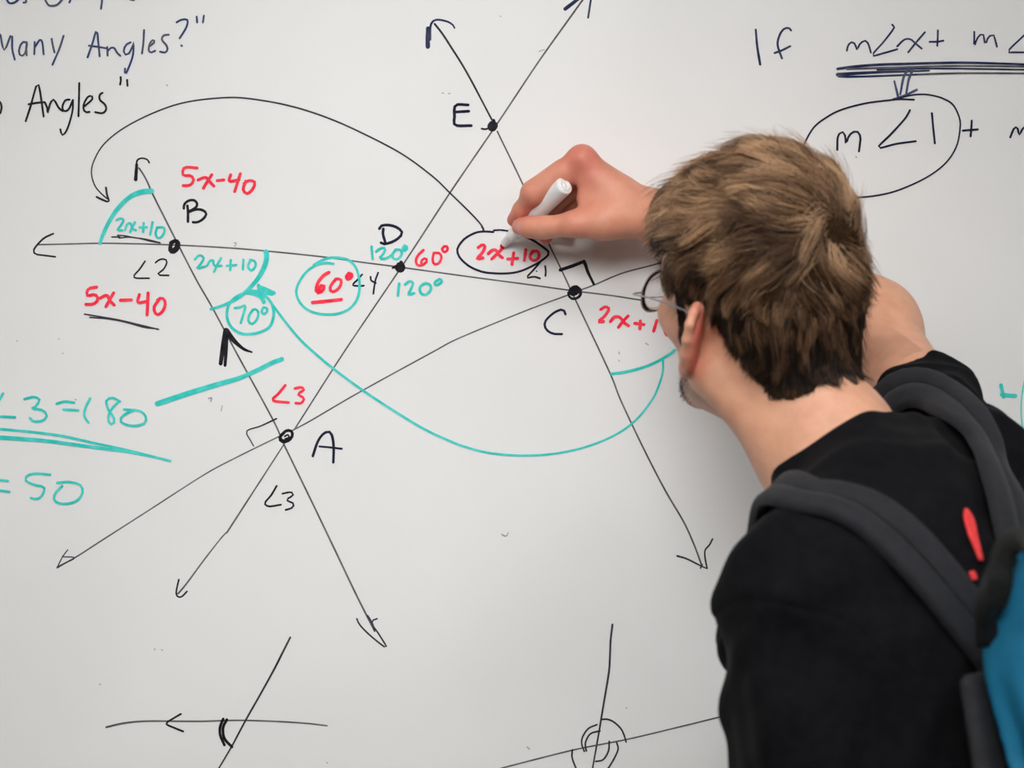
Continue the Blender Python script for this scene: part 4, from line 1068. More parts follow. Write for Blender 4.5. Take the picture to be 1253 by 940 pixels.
def blob(c, r):
    d = np.linalg.norm(bv - np.asarray(c), axis=1)
    return np.exp(-(d / r) ** 2)


hd_ = np.linalg.norm(bv - P(720, 250, 0.06), axis=1)
ROSE = s2l(214, 128, 108); RED = s2l(205, 92, 84)
tint(0.5 * np.exp(-(hd_ / 0.11) ** 2), ROSE)
tint(0.75 * blob(I_MCP, 0.024), RED); tint(0.45 * blob(I_PIP, 0.016), RED); tint(0.6 * blob(I_TIP, 0.014), RED)
tint(0.6 * blob(T_TIP, 0.018), RED); tint(0.3 * blob(T_MCP, 0.02), RED)
tint(0.8 * blob(P(668, 291, 0.028), 0.014), RED)
hl = toH(bv)
near_head = (np.abs(hl) < 190).all(1)
earm = np.exp(-(((hl[:, 0] + 86) / 13) ** 2 + ((hl[:, 1] + 24) / 24) ** 2 + ((hl[:, 2] + 2) / 36) ** 2) ** 2)
tint(0.85 * earm * near_head, s2l(214, 96, 84))
earm = np.exp(-(((hl[:, 0] - 86) / 13) ** 2 + ((hl[:, 1] + 24) / 24) ** 2 + ((hl[:, 2] + 2) / 36) ** 2) ** 2)
tint(0.85 * earm * near_head, s2l(214, 96, 84))
tint(0.5 * np.exp(-(((np.abs(hl[:, 0]) - 48) / 18) ** 2 + ((hl[:, 1] - 66) / 30) ** 2 + ((hl[:, 2] + 22) / 20) ** 2)) * near_head, s2l(208, 120, 104))
tint(0.9 * np.exp(-((hl[:, 0] / 20) ** 2 + ((hl[:, 1] - 92) / 12) ** 2 + ((hl[:, 2] + 59) / 9) ** 2) ** 2) * near_head, s2l(190, 84, 84))
eye = np.exp(-(((np.abs(hl[:, 0]) - 31) / 9) ** 2 + ((hl[:, 1] - 88) / 8) ** 2 + ((hl[:, 2] - 3) / 5) ** 2) ** 3)
tint(eye * near_head, (0.75, 0.73, 0.70))
tint(np.exp(-(((np.abs(hl[:, 0]) - 31) / 4.5) ** 2 + ((hl[:, 2] - 3) / 4.5) ** 2) ** 3) * (hl[:, 1] > 80) * near_head, (0.05, 0.06, 0.07))
side_b = ((np.abs(hl[:, 0]) > 44) * np.exp(-(((hl[:, 1] - 23 + 0.05 * hl[:, 2]) / 6.5) ** 4)) * np.clip((22 - hl[:, 2]) / 10, 0, 1) * np.clip((hl[:, 2] + 62) / 16, 0, 1))
tint(0.85 * side_b * near_head, s2l(66, 46, 34))
chin_b = np.exp(-((hl[:, 0] / 26) ** 2 + ((hl[:, 1] - 84) / 18) ** 2 + ((hl[:, 2] + 106) / 14) ** 2) ** 2)
tint(0.7 * chin_b * near_head, s2l(70, 50, 40))
jaw_b = (np.exp(-((hl[:, 2] + 62 + 0.55 * np.clip(hl[:, 1] - 10, 0, 70)) / 16) ** 2) * (hl[:, 1] > 0))
tint(0.28 * jaw_b * near_head, s2l(96, 68, 54))
# thumb nail
nc = P(636, 279, 0.065)
tint(0.65 * np.exp(-(np.linalg.norm((bv - nc) / np.array([0.0055, 0.006, 0.0065]), axis=1)) ** 4), s2l(206, 160, 156))

person = empty('person', (PEL[0], PEL[1], 0.0), 'person with short brown hair in a black t-shirt writing on the whiteboard with raised hand', 'person')
body = mesh_obj('body', bv, bf, M['skin'], person)
paint(body, tone)

# ------------------------------------------------------------------ hair
scalpf = groupf(skull + neck)


def to_scalp(p, n=4):
    for _ in range(n):
        d = scalpf(p)
        p = p - gradient(scalpf, p) * d[:, None]
    return p


def sstep(a, b, x):
    t = np.clip((x - a) / (b - a), 0, 1)
    return t * t * (3 - 2 * t)


def hair_zone(q):
    """0..1 hair cover on head-local points (mm)"""
    x, y, z = np.abs(q[:, 0]), q[:, 1], q[:, 2]
    hairline_front = 62 + 12 * np.clip((x - 10) / 50, 0, 1) - 34 * np.clip((x - 48) / 26, 0, 1)
    # above this height hair grows; lower behind the ears and at the nape
    zlow = np.where(y > 14, hairline_front, np.where(y > -2, 10.0, 10.0))
    back = np.clip((-y - 26) / 48, 0, 1)
    zback = 26 - 66 * np.clip((-y - 20) / 56, 0, 1) - 0.34 * np.clip(q[:, 0], 0, 60) * np.clip((-y - 20) / 30, 0, 1)
    zlow = np.where(y < -2, zback, np.where(y <= 14, 24.0, zlow))
    top = z > zlow
    front_top = (y > 14) & (z > hairline_front)
    side = (y <= 14) & (z > zlow)
    burn = (y > 15) & (y < 30) & (x > 46) & (z > -30) & (z <= hairline_front + 6)
    on_skull = (y > -101) & (z > -64) & (x < 88)
    return (top & (front_top | side) | burn) & on_skull


N_TRY = 80000
u = rng.normal(size=(N_TRY, 3)); u /= np.linalg.norm(u, axis=1)[:, None]
root = to_scalp(HO + ((u * np.array([80, 100, 100]) + np.array([0, -8, 30])) / 1000.0) @ HR.T)
ql = toH(root)
ok = hair_zone(ql)
root = root[ok]; ql = ql[ok]
N_STR = min(34000, len(root))
root = root[:N_STR]; ql = ql[:N_STR]
K = 8
WHORL = np.array([14.0, -74.0, 98.0])
qx, qy, qz = ql.T
top_w = sstep(40, 95, qz)                      # crown and top
nape_w = sstep(10, -40, qz) * sstep(-10, -50, qy)
burn_w = ((qy > 12) & (qz < 40) & (np.abs(qx) > 46)).astype(float)
length = 26 + 24 * top_w - 13 * nape_w
length = np.where(burn_w > 0, 9, length)
lift = 7.5 + 9.0 * top_w - 5.0 * nape_w
lift = np.where(burn_w > 0, 2.2, lift)
front_w = sstep(30, 75, qy) * sstep(50, 80, qz)
length += 8 * front_w
lift += 3 * front_w
edge = np.where((qy < 14) & (burn_w == 0), sstep(0, 30, qz - (26 - 66 * np.clip((-qy - 20) / 56, 0, 1) - 0.34 * np.clip(qx, 0, 60) * np.clip((-qy - 20) / 30, 0, 1))), 1.0)
length *= 0.38 + 0.62 * edge
lift *= 0.3 + 0.7 * edge
lift *= 1 - 0.5 * sstep(-25, -75, qy) * sstep(110, 80, qz) - 0.25 * sstep(20, 60, qx)
length *= rng.uniform(0.75, 1.15, N_STR)
lift *= rng.uniform(0.55, 1.15, N_STR)

# clumps
G = 520
gi = rng.choice(N_STR, G, replace=False)
near = np.empty(N_STR, int)
for i in range(0, N_STR, 2000):
    dd = ((ql[i:i + 2000, None] - ql[gi][None]) ** 2).sum(2)
    near[i:i + 2000] = dd.argmin(1)
clump_dir = (rng.normal(0, 1, (G, 3)) * (0.20 + 0.16 * sstep(50, 100, ql[gi][:, 2]))[:, None])[near] + rng.normal(0, 0.13, (N_STR, 3))
clump_lift = rng.uniform(0.5, 1.45, G)[near]
clump_tone = np.clip(rng.normal(0, 1, G), -1.25, 1.7)[near]
lift *= clump_lift


def flow(p, i=None):
    q = toH(p)
    n = gradient(scalpf, p) @ HR
    away = q - WHORL
    away /= np.linalg.norm(away, axis=1)[:, None] + 1e-6
    sw = np.cross(n, away)
    dist = np.linalg.norm(q - WHORL, axis=1)
    f = away + sw * (0.85 * np.exp(-dist / 60) + 0.12)[:, None]
    tw = sstep(55, 100, q[:, 2])[:, None]
    f += tw * np.array([-0.25, 0.55, 0.0])                       # top is combed forwards and to the left
    lo = (1 - sstep(0, 70, q[:, 2]))[:, None]
    f += lo * np.array([0, -0.25, -0.9])
    sidef = (sstep(-30, 20, q[:, 1]) * sstep(70, 20, q[:, 2]))[:, None]
    f += sidef * np.array([0, -0.35, -0.5])
    f += clump_dir
    f += 0.32 * np.stack([np.sin(q[:, 1] / 13 + q[:, 2] / 19), np.sin(q[:, 0] / 15 + q[:, 2] / 12 + 1), np.sin(q[:, 0] / 12 - q[:, 1] / 17 + 2)], 1)
    f -= n * (f * n).sum(1)[:, None]
    f /= np.linalg.norm(f, axis=1)[:, None] + 1e-6
    return f @ HR.T


cur = root.copy()
ctr = np.empty((N_STR, K, 3))
wob = rng.normal(0, 1, (N_STR, 3)) * 0.0012
for k in range(K):
    t = k / (K - 1)
    n = gradient(scalpf, cur)
    hgt = lift / 1000.0 * (1 - (1 - t) ** 2.2) * (1 + 0.25 * front_w * t)
    ctr[:, k] = cur + n * (hgt[:, None] + 0.0006) + wob * t * t
    if k < K - 1:
        cur = cur + flow(cur) * (length / 1000.0 / (K - 1))[:, None]
        cur = to_scalp(cur, 1)
tt = (np.linspace(0, 1, K) ** 1.5)[None, :, None]
gctr = ctr[gi][near]
ctr = ctr + (0.22 + 0.42 * edge)[:, None, None] * tt * (gctr - ctr)
# a few stray hairs lift off
stray = rng.random(N_STR) < 0.05 + 0.06 * top_w
ns = gradient(scalpf, root)
ctr[stray] += (ns[stray] * (rng.uniform(0.002, 0.010, stray.sum()) * (1 + 0.5 * top_w[stray]))[:, None])[:, None, :] * (np.linspace(0, 1, K) ** 1.6)[None, :, None]

rad = np.where(burn_w > 0, 0.00016, 0.00023) * rng.uniform(0.8, 1.25, N_STR)
prof = np.array([1.0, 1.0, 1.0, 0.95, 0.9, 0.75, 0.5, 0.12])
tan = np.gradient(ctr, axis=1); tan /= np.linalg.norm(tan, axis=2)[..., None] + 1e-9
e1 = np.cross(tan, np.array([0.31, 0.52, 0.8])); e1 /= np.linalg.norm(e1, axis=2)[..., None] + 1e-9
e2 = np.cross(tan, e1)
rr = (rad[:, None] * prof[None])[..., None]
sv = np.stack([ctr + (e1 * math.cos(a) + e2 * math.sin(a)) * rr for a in (0, 2 * math.pi / 3, 4 * math.pi / 3)], 2)   # N,K,3,3
vid = np.arange(N_STR * K * 3).reshape(N_STR, K, 3)
fc = []
for s_ in range(3):
    s2 = (s_ + 1) % 3
    fc.append(np.stack([vid[:, :-1, s_], vid[:, :-1, s2], vid[:, 1:, s2], vid[:, 1:, s_]], -1).reshape(-1, 4))
hf = np.concatenate(fc)
hv = sv.reshape(-1, 3)
# under-layer: dense felt of hair hugging the scalp
cv = bv; cl = hl
inz = hair_zone(cl) & near_head & (np.abs(scalpf(cv)) < 0.002)
ft = inz[bf].all(1)
cf = bf[ft]
used = np.unique(cf)
remap = -np.ones(len(cv), int); remap[used] = np.arange(len(used))
cq = toH(cv[used])
cn = gradient(scalpf, cv[used])
thick = 0.0012 + 0.0045 * sstep(10, 60, cq[:, 2])
felt = cv[used] + cn * thick[:, None]
hfv = np.concatenate([hv, felt]); hff = np.concatenate([hf, remap[cf] + len(hv)])
hair = mesh_obj('hair', hfv, hff, M['hair'], person)
hair.data.materials.append(M['hair_base'])
_mi = np.zeros(len(hff), np.int32); _mi[len(hf):] = 1
hair.data.polygons.foreach_set('material_index', _mi)
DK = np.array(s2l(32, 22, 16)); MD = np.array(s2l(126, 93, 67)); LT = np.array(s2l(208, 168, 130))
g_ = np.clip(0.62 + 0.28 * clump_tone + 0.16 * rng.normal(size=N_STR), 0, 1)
g_ = np.clip(g_ - 0.78 * (1 - sstep(-15, 112, qz)) , 0, 1)  # shade under the overhead light put into strand colour: lower hair darker
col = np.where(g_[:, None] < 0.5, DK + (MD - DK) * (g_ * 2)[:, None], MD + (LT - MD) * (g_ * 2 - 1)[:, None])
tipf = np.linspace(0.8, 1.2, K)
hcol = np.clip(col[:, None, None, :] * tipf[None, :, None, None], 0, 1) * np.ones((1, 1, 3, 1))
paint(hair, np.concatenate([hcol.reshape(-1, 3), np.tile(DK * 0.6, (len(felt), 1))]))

# jaw beard and eyebrows: short dark strands in one mesh each


def tufts(name, spots, n, lens, direction, radius=0.00016, tonec=DK):
    spots = np.array(spots, float)
    k = rng.integers(0, len(spots), n)
    q = spots[k, :3] + rng.normal(0, 1, (n, 3)) * spots[k, 3:4]
    p = to_scalp(HO + (q / 1000.0) @ HR.T)
    nn = gradient(scalpf, p)
    d = np.asarray(direction, float) + rng.normal(0, 0.25, (n, 3))
    d = d @ HR.T
    L_ = (lens * rng.uniform(0.6, 1.2, n) / 1000.0)[:, None]
    c = np.stack([p, p + nn * L_ * 0.35 + d * L_ * 0.4, p + nn * L_ * 0.4 + d * L_], 1)
    tn = np.gradient(c, axis=1); tn /= np.linalg.norm(tn, axis=2)[..., None]
    a1 = np.cross(tn, np.array([0.31, 0.52, 0.8])); a1 /= np.linalg.norm(a1, axis=2)[..., None]
    a2 = np.cross(tn, a1)
    r_ = radius * np.array([1, 0.8, 0.2])[None, :, None]
    v = np.stack([c + (a1 * math.cos(a) + a2 * math.sin(a)) * r_ for a in (0, 2.0944, 4.18879)], 2)
    vi = np.arange(n * 9).reshape(n, 3, 3)
    f = np.concatenate([np.stack([vi[:, :-1, s], vi[:, :-1, (s + 1) % 3], vi[:, 1:, (s + 1) % 3], vi[:, 1:, s]], -1).reshape(-1, 4) for s in range(3)])
    o = mesh_obj(name, v.reshape(-1, 3), f, M['hair'], person)
    paint(o, np.tile(tonec, (n * 9, 1)))
    return o


jaw = []
for sd in (-1, 1):
    for i in range(16):
        t = i / 15
        jaw.append((sd * (71 - 10 * t), 10 + 10 * t, 6 - 58 * t, 4.0))
    for i in range(14):
        t = i / 13
        jaw.append((sd * (61 - 45 * t), 18 + 62 * t, -54 - 50 * t, 4.5))
for i in range(6):
    jaw.append((-14 + 28 * i / 5, 86, -106, 5))
beard = tufts('beard', jaw, 1300, 3.2, (0, 0.15, -1), 0.00013, DK * 0.8)
tufts('eyebrow', [(-46 + 5 * i, 92 - 0.02 * (i - 3) ** 2, 24, 1.8) for i in range(7)], 260, 6, (-0.6, 0.2, 0.1))
tufts('eyebrow', [(46 - 5 * i, 92 - 0.02 * (i - 3) ** 2, 24, 1.8) for i in range(7)], 260, 6, (0.6, 0.2, 0.1))

# ------------------------------------------------------------------ t-shirt
NAX = unit(NB - H(0, -30, -22))                       # neck axis, pointing down the body
COLC = P(1013, 551, 0.400)                            # middle of the neck opening
R_HEM = SR + (ELB - SR) * 0.535
L_HEM = SL + (L_ELB - SL) * 0.92
sleeve_r = groupf([cap(SR, ELB, 0.050, 0.0455, 0.02), half(R_HEM, unit(unit(ELB - SR) + np.array([-0.55, 0.0, 0.0])), 0.003, '-')])
sleeve_l = groupf([cap(SL, L_ELB, 0.050, 0.056, 0.02), half(L_HEM, unit(L_ELB - SL), 0.003, '-')])
shirt_prims = [
    ell(MID - SPN * 0.15 - TFs * 0.005, (0.175, 0.118, 0.20), TB, 0.03),
    ell(MID - SPN * 0.12 - TFs * 0.05, (0.14, 0.07, 0.15), TB, 0.04),
    ell(PEL + SPN * 0.10, (0.165, 0.115, 0.22), TB, 0.06),
    ell(PEL - SPN * 0.02, (0.168, 0.12, 0.12), TB, 0.04),
    cap(SL, MID + SPN * 0.02, 0.052, 0.055, 0.04), cap(SR, MID + SPN * 0.02, 0.050, 0.055, 0.04),
    (groupf([cap(MID - SPN * 0.01, COLC + NAX * 0.035, 0.076, 0.062, 0.05), cap(COLC + NAX * 0.07, COLC, 0.064, 0.0555, 0.03), half(COLC, -NAX, 0.002, '-')]), 0.025, '+'),
    ell(P(904, 755, 0.50), (0.022, 0.03, 0.048), None, 0.02),
    (sleeve_r, 0.030, '+'), (sleeve_l, 0.030, '+'),
    half(PEL - SPN * 0.10, -SPN, 0.003, '-'),
    cap(COLC - NAX * 0.10, COLC + NAX * 0.012, 0.0515, 0.0515, 0.004, '-'),
]


_fd = [(unit((0.5, 0.2, 0.9)), 0.11, 0.3), (unit((-0.6, 0.5, 0.5)), 0.083, 1.7), (unit((0.2, -0.9, 0.35)), 0.095, 2.9), (unit((0.85, 0.3, -0.3)), 0.07, 4.0)]


def shirt_folds(p):
    warp = 0.9 * np.sin(p @ np.array([19, 11, 7.0])) + 0.9 * np.sin(p @ np.array([-9, 14, 21.0]) + 1.3)
    d = 0.0
    for (dr, lam, ph) in _fd:
        d = d + (0.5 + 0.5 * np.sin(2 * math.pi * (p @ dr) / lam + ph + 1.6 * warp)) ** 2
    d = -0.0040 * (d - 1.9)
    # rings of creases round the raised right sleeve
    ax = unit(ELB - SR); t = (p - SR) @ ax
    rr_ = np.linalg.norm(p - SR - t[:, None] * ax, axis=1)
    w = np.exp(-(np.maximum(rr_ - 0.03, 0) / 0.05) ** 2) * sstep(-0.05, 0.03, t)
    side = (p - SR) @ unit(np.cross(ax, (0, 0, 1)))
    d -= w * 0.0045 * (0.5 + 0.5 * np.sin(2 * math.pi * (t + 0.35 * side * 0.6) / 0.034 + 0.5 * warp)) ** 2
    # long folds running down the hanging left sleeve
    ax2 = unit(L_ELB - SL); t2 = (p - SL) @ ax2
    q2 = p - SL - t2[:, None] * ax2
    w2 = np.exp(-(np.maximum(np.linalg.norm(q2, axis=1) - 0.05, 0) / 0.05) ** 2) * sstep(0.0, 0.08, t2)
    an = np.arctan2(q2 @ unit(np.cross(ax2, (0, 1, 0))), q2 @ np.array([0, 1.0, 0]))
    d -= w2 * 0.0065 * (0.5 + 0.5 * np.sin(4 * an + 9 * t2 + warp)) ** 2
    # shoulder seam of the hanging sleeve
    d += 0.0016 * np.exp(-((t2 - 0.012 - 0.25 * (q2 @ TFs) ** 2 / 0.05) / 0.0022) ** 2) * (np.linalg.norm(q2, axis=1) < 0.12)
    return d


lo_ = np.minimum(np.minimum(SL, SR), PEL) - 0.27
hi_ = np.maximum(np.maximum(SL, SR), NB) + 0.25
lo_[2] = min(PEL[2] - 0.16, L_HEM[2] - 0.05)
sv_, sf_ = polygonise(shirt_prims, lo_, hi_, 0.0026, shirt_folds)
shirt = mesh_obj('t_shirt', sv_, sf_, M['shirt'], person)
shirt['label'] = 'black short-sleeved t-shirt'
# neck band
e1_ = unit(np.cross(NAX, (0, 1, 0.2))); e2_ = np.cross(NAX, e1_)
SHF = groupf(shirt_prims)
ring_p = []
for i in range(72):
    a = 2 * math.pi * i / 72
    dirv = e1_ * math.cos(a) + e2_ * math.sin(a)
    ring_p.append(COLC + dirv * 0.0549 + NAX * (0.002))
mb = MB(); mb.tube(np.array(ring_p), 0.0042, 10, True)
o = mb.build('neck_band', M['shirt'], shirt)

# ------------------------------------------------------------------ jeans and shoes (below the picture)
LEGS = []
hipc = PEL - SPN * 0.05
for sd in (-1, 1):
    hip = hipc + TRs * sd * 0.085 + np.array([0, 0, -0.06])
    knee = np.array([hip[0], hip[1], 0.50]) + TRs * sd * 0.02 + _tf * 0.03
    ank = np.array([knee[0], knee[1], 0.09]) + TRs * sd * 0.01 - _tf * 0.02
    LEGS.append((hip, knee, ank))
jp = [ell(hipc - np.array([0, 0, 0.02]), (0.155, 0.108, 0.13), TB, 0.03)]
for hip, knee, ank in LEGS:
    jp += [cap(hip, knee, 0.088, 0.062, 0.05), cap(knee, ank, 0.062, 0.058, 0.03)]
pts_ = np.array([q for l in LEGS for q in l])
jv, jf = polygonise(jp, pts_.min(0) - 0.2, pts_.max(0) + np.array([0.2, 0.2, 0.25]), 0.006)
mesh_obj('jeans', jv, jf, M['denim'], person)
for hip, knee, ank in LEGS:
    heel = np.array([ank[0], ank[1], 0.042]) - _tf * 0.035
    toe = np.array([ank[0], ank[1], 0.030]) + _tf * 0.17
    R_ = np.stack([np.array([0.64, 0.77, 0]), _tf, np.array([0, 0, 1.0])], 1)
    sp = [cap(heel, toe, 0.040, 0.030, 0.02), ell((heel + toe) / 2 + _tf * 0.05, (0.048, 0.09, 0.034), R_, 0.02),
          cap(np.array([ank[0], ank[1], 0.05]), np.array([ank[0], ank[1], 0.10]), 0.044, 0.047, 0.03),
          half((0, 0, 0.0), (0, 0, -1), 0.002, '-')]
    sp[-1] = (lambda p: p[:, 2] - 0.0008, 0.002, '-')
    fv, ff = polygonise(sp, np.minimum(heel, toe) - 0.08 - np.array([0, 0, 0.02]), np.maximum(heel, toe) + 0.12, 0.004)
    mesh_obj('shoe', fv, ff, M['shoe'], person)

# ------------------------------------------------------------------ marker
ax_m = unit(MK_END - MK_TIP); len_m = np.linalg.norm(MK_END - MK_TIP)
marker = empty('dry_erase_marker', MK_TIP, 'uncapped white marker with red nib held in the raised hand', 'marker')
mb = MB(); mb.lathe(MK_TIP - np.array([0, 0.0006, 0]), MK_END, [(0.0, 0.0012), (0.0015, 0.0021), (0.004, 0.0024), (0.008, 0.0024)], 20)
o = mb.build('nib', M['red_nib'], marker); o['label'] = 'red writing tip'
mb = MB(); mb.lathe(MK_TIP, MK_END, [(0.0055, 0.0032), (0.006, 0.0040), (0.008, 0.0042), (0.019, 0.0050), (0.0195, 0.0056), (0.021, 0.0062), (0.034, 0.0070)], 32)
mb.build('nib_holder', M['white_plastic'], marker)
mb = MB(); mb.lathe(MK_TIP, MK_END, [(0.033, 0.0068), (0.0335, 0.0082), (0.035, 0.0088), (0.070, 0.0091), (len_m - 0.004, 0.0092), (len_m - 0.0012, 0.0091), (len_m - 0.0002, 0.0085), (len_m, 0.0078)], 40)
mb.build('barrel', M['white_plastic'], marker)
mb = MB(); mb.lathe(MK_TIP, MK_END, [(len_m - 0.001, 0.0062), (len_m + 0.0004, 0.0062), (len_m + 0.0008, 0.0056), (len_m + 0.0008, 0.0042), (len_m + 0.0002, 0.0038), (len_m + 0.0002, 0.0014), (len_m + 0.0010, 0.0012)], 32)
mb.build('end_plug', M['white_plastic'], marker)
# red printed marks wrapping the barrel just above the thumb
m1 = unit(np.cross(ax_m, np.array([0, -1.0, 0]))); m2 = np.cross(ax_m, m1)
if m2[1] > 0:
    m2 = -m2
mb = MB()
for (t0, t1, a0, a1) in ((0.036, 0.040, -1.5, -1.1), (0.040, 0.0455, -1.35, -1.12), (0.0415, 0.044, -0.98, -0.80), (0.0465, 0.049, -1.30, -0.95)):
    for sgn in (1, -1):
        b0 = len(mb.v)
        for i in range(5):
            for t in (t0, t1):
                a = (a0 + (a1 - a0) * i / 4) * sgn
                mb.v.append(tuple(MK_TIP + ax_m * t + (m1 * math.sin(a) + m2 * math.cos(a)) * 0.00915))
        for i in range(4):
            k = b0 + 2 * i
            mb.f.append((k, k + 1, k + 3, k + 2))
o = mb.build('printed_mark', M['red_print'], marker); o['label'] = 'red print on the barrel'

# ------------------------------------------------------------------ eyeglasses
gl = empty('eyeglasses', H(0, 100, 2), 'thin dark wire eyeglasses worn on the face', 'eyeglasses')
for sd in (-1, 1):
    cx = sd * 35.0
    loop = []
    for i in range(48):
        a = 2 * math.pi * i / 48
        ex = 26.5 * np.sign(math.cos(a)) * abs(math.cos(a)) ** 0.85
        ez = 19.5 * np.sign(math.sin(a)) * abs(math.sin(a)) ** 0.85
        x_ = cx + ex; curve = 108 - 0.0034 * (x_) ** 2
        loop.append(H(x_, curve, -7 + ez))
    loop = np.array(loop)
    mb = MB(); mb.tube(loop, 0.00065, 8, True)
    fr = mb.build('lens_rim', M['frame_metal'], gl)
    # meniscus lens
    nrm = HR @ unit((sd * 0.2, 1, 0)); c0 = loop.mean(0)
    mb = MB(); nr = 5; n_ = len(loop)
    for (off, bul) in ((0.0008, 0.0014), (-0.0008, 0.0022)):
        b0 = len(mb.v)
        for j in range(1, nr + 1):
            t = j / nr
            for q in loop:
                p_ = c0 + (q - c0) * t * 0.985
                mb.v.append(tuple(p_ + nrm * (off + bul * (1 - t * t))))
        mb.v.append(tuple(c0 + nrm * (off + bul)))
        ctr_i = len(mb.v) - 1
        for i in range(n_):
            i2 = (i + 1) % n_
            f_ = (ctr_i, b0 + i, b0 + i2)
            mb.f.append(f_ if off < 0 else f_[::-1])
            for j in range(nr - 1):
                f_ = (b0 + j * n_ + i, b0 + (j + 1) * n_ + i, b0 + (j + 1) * n_ + i2, b0 + j * n_ + i2)
                mb.f.append(f_ if off < 0 else f_[::-1])
        if off > 0:
            outer = b0 + (nr - 1) * n_
        else:
            inner = b0 + (nr - 1) * n_
    for i in range(n_):
        i2 = (i + 1) % n_
        mb.f.append((outer + i, outer + i2, inner + i2, inner + i))
    lens = mb.build('lens', M['lens_glass'], gl)
    # temple over the ear
    mb = MB()
    tp = spline([H(sd * 60, 95.5, -3), H(sd * 67, 95, -2), H(sd * 73, 91, -1), H(sd * 78, 62, 7), H(sd * 80, 20, 14), H(sd * 81, -2, 16), H(sd * 82, -14, 8), H(sd * 82, -24, -12)], 6)
    mb.tube(tp, 0.0008, 8)
    mb.build('temple', M['frame_metal'], gl)
    mb = MB(); mb.tube(spline([H(sd * 9, 104, -8), H(sd * 10, 101, -12), H(sd * 11, 98, -15)], 4), 0.0016, 8)
    mb.build('nose_pad', M['frame_metal'], gl)
mb = MB(); mb.tube(spline([H(-9, 106, -4), H(-4, 109, -1), H(4, 109, -1), H(9, 106, -4)], 6), 0.0011, 8)
mb.build('bridge', M['frame_metal'], gl)

# ------------------------------------------------------------------ backpack


def drape(pts, lift, n=10):
    pts = np.array(pts, float)
    for _ in range(n):
        d = SHF(pts)
        pts = pts - gradient(SHF, pts, 0.004) * (d - lift)[:, None]
    return pts


def band(mb, path, width, thick, seam=None, flat_n=None, sections=None, lift=0.0, follow=True):
    """a soft strap of rounded section lying along path"""
    path = np.asarray(path, float)
    n = len(path)
    tan = np.gradient(path, axis=0); tan /= np.linalg.norm(tan, axis=1)[:, None]
    nor = gradient(SHF, path, 0.006) if flat_n is None else np.tile(np.asarray(flat_n, float), (n, 1)) if np.ndim(flat_n) == 1 else np.asarray(flat_n)
    for _ in range(6):
        nor[1:-1] = (nor[:-2] + nor[1:-1] + nor[2:]) / 3
    nor = nor - tan * (nor * tan).sum(1)[:, None]
    nor /= np.linalg.norm(nor, axis=1)[:, None]
    sd = np.cross(tan, nor)
    w = np.full(n, width) if np.isscalar(width) else np.interp(np.linspace(0, 1, n), np.linspace(0, 1, len(width)), width)
    prof = []
    if seam is not None:
        us = [-1, -0.985, -0.93, -0.8, -0.4, seam - 0.07, seam - 0.02, seam, seam + 0.02, seam + 0.07, 0.6, 0.85, 0.95, 0.99, 1]
        hs = [0.0, 0.45, 0.8, 1, 1, 0.95, 0.6, 0.25, 0.6, 0.95, 1, 0.95, 0.75, 0.4, 0.0]
    else:
        us = [-1, -0.98, -0.9, -0.5, 0, 0.5, 0.9, 0.98, 1]
        hs = [0, 0.5, 0.9, 1, 1, 1, 0.9, 0.5, 0]
    prof = [(u_, h_ * thick) for u_, h_ in zip(us, hs)] + [(u_, -0.15 * thick) for u_ in us[::-1][1:-1]]
    k = len(prof); b0 = len(mb.v)
    for i in range(n):
        for (u_, h_) in prof:
            mb.v.append(tuple(path[i] + sd[i] * u_ * w[i] / 2 + nor[i] * h_))
    if follow:            # hug the shirt across the width too
        arr = np.array(mb.v[b0:])
        hh = np.tile(np.array([h for _, h in prof]), n)
        for _ in range(4):
            d = SHF(arr)
            arr = arr - gradient(SHF, arr, 0.004) * np.clip(d - (hh + lift), -0.02, 0.02)[:, None]
        mb.v[b0:] = [tuple(q) for q in arr]
    for i in range(n - 1):
        for j in range(k):
            j2 = (j + 1) % k
            mb.f.append((b0 + i * k + j, b0 + i * k + j2, b0 + (i + 1) * k + j2, b0 + (i + 1) * k + j))
    mb.f.append(tuple(b0 + j for j in range(k))[::-1]); mb.f.append(tuple(b0 + (n - 1) * k + j for j in range(k)))


PR = np.array([0.64, 0.77, 0.0]); PN = np.array([0.77, -0.64, 0.0])
tilt = math.radians(10)
PU = unit(np.array([0, 0, 1.0]) * math.cos(tilt) - PN * math.sin(tilt)); PN2 = np.cross(PR, PU); PN2 = PN2 if PN2.dot(PN) > 0 else -PN2
PB = np.stack([PR, PN2, PU], 1)
EDGE = P(1172, 800, 0.70)                 # top-left inner corner of the pack
PKC = EDGE + PR * 0.145 + PN2 * 0.088 - PU * 0.19
pack = empty('backpack', PKC - PU * 0.22, 'blue and dark grey backpack worn on the back of the black t-shirt', 'backpack')


def pack_folds(p):
    q = (p - PKC) @ PB
    s = 0.5 + 0.5 * np.sin(q[:, 1] * 95 + 1.2 + 5 * np.sin(q[:, 2] * 9) + q[:, 0] * 25)
    crease = np.exp(-((q[:, 1] + 0.056 - 0.10 * (0.12 - q[:, 2])) / 0.011) ** 2) * sstep(0.21, 0.10, q[:, 2])
    return 0.007 * s * sstep(0.19, 0.06, q[:, 2]) + 0.016 * crease


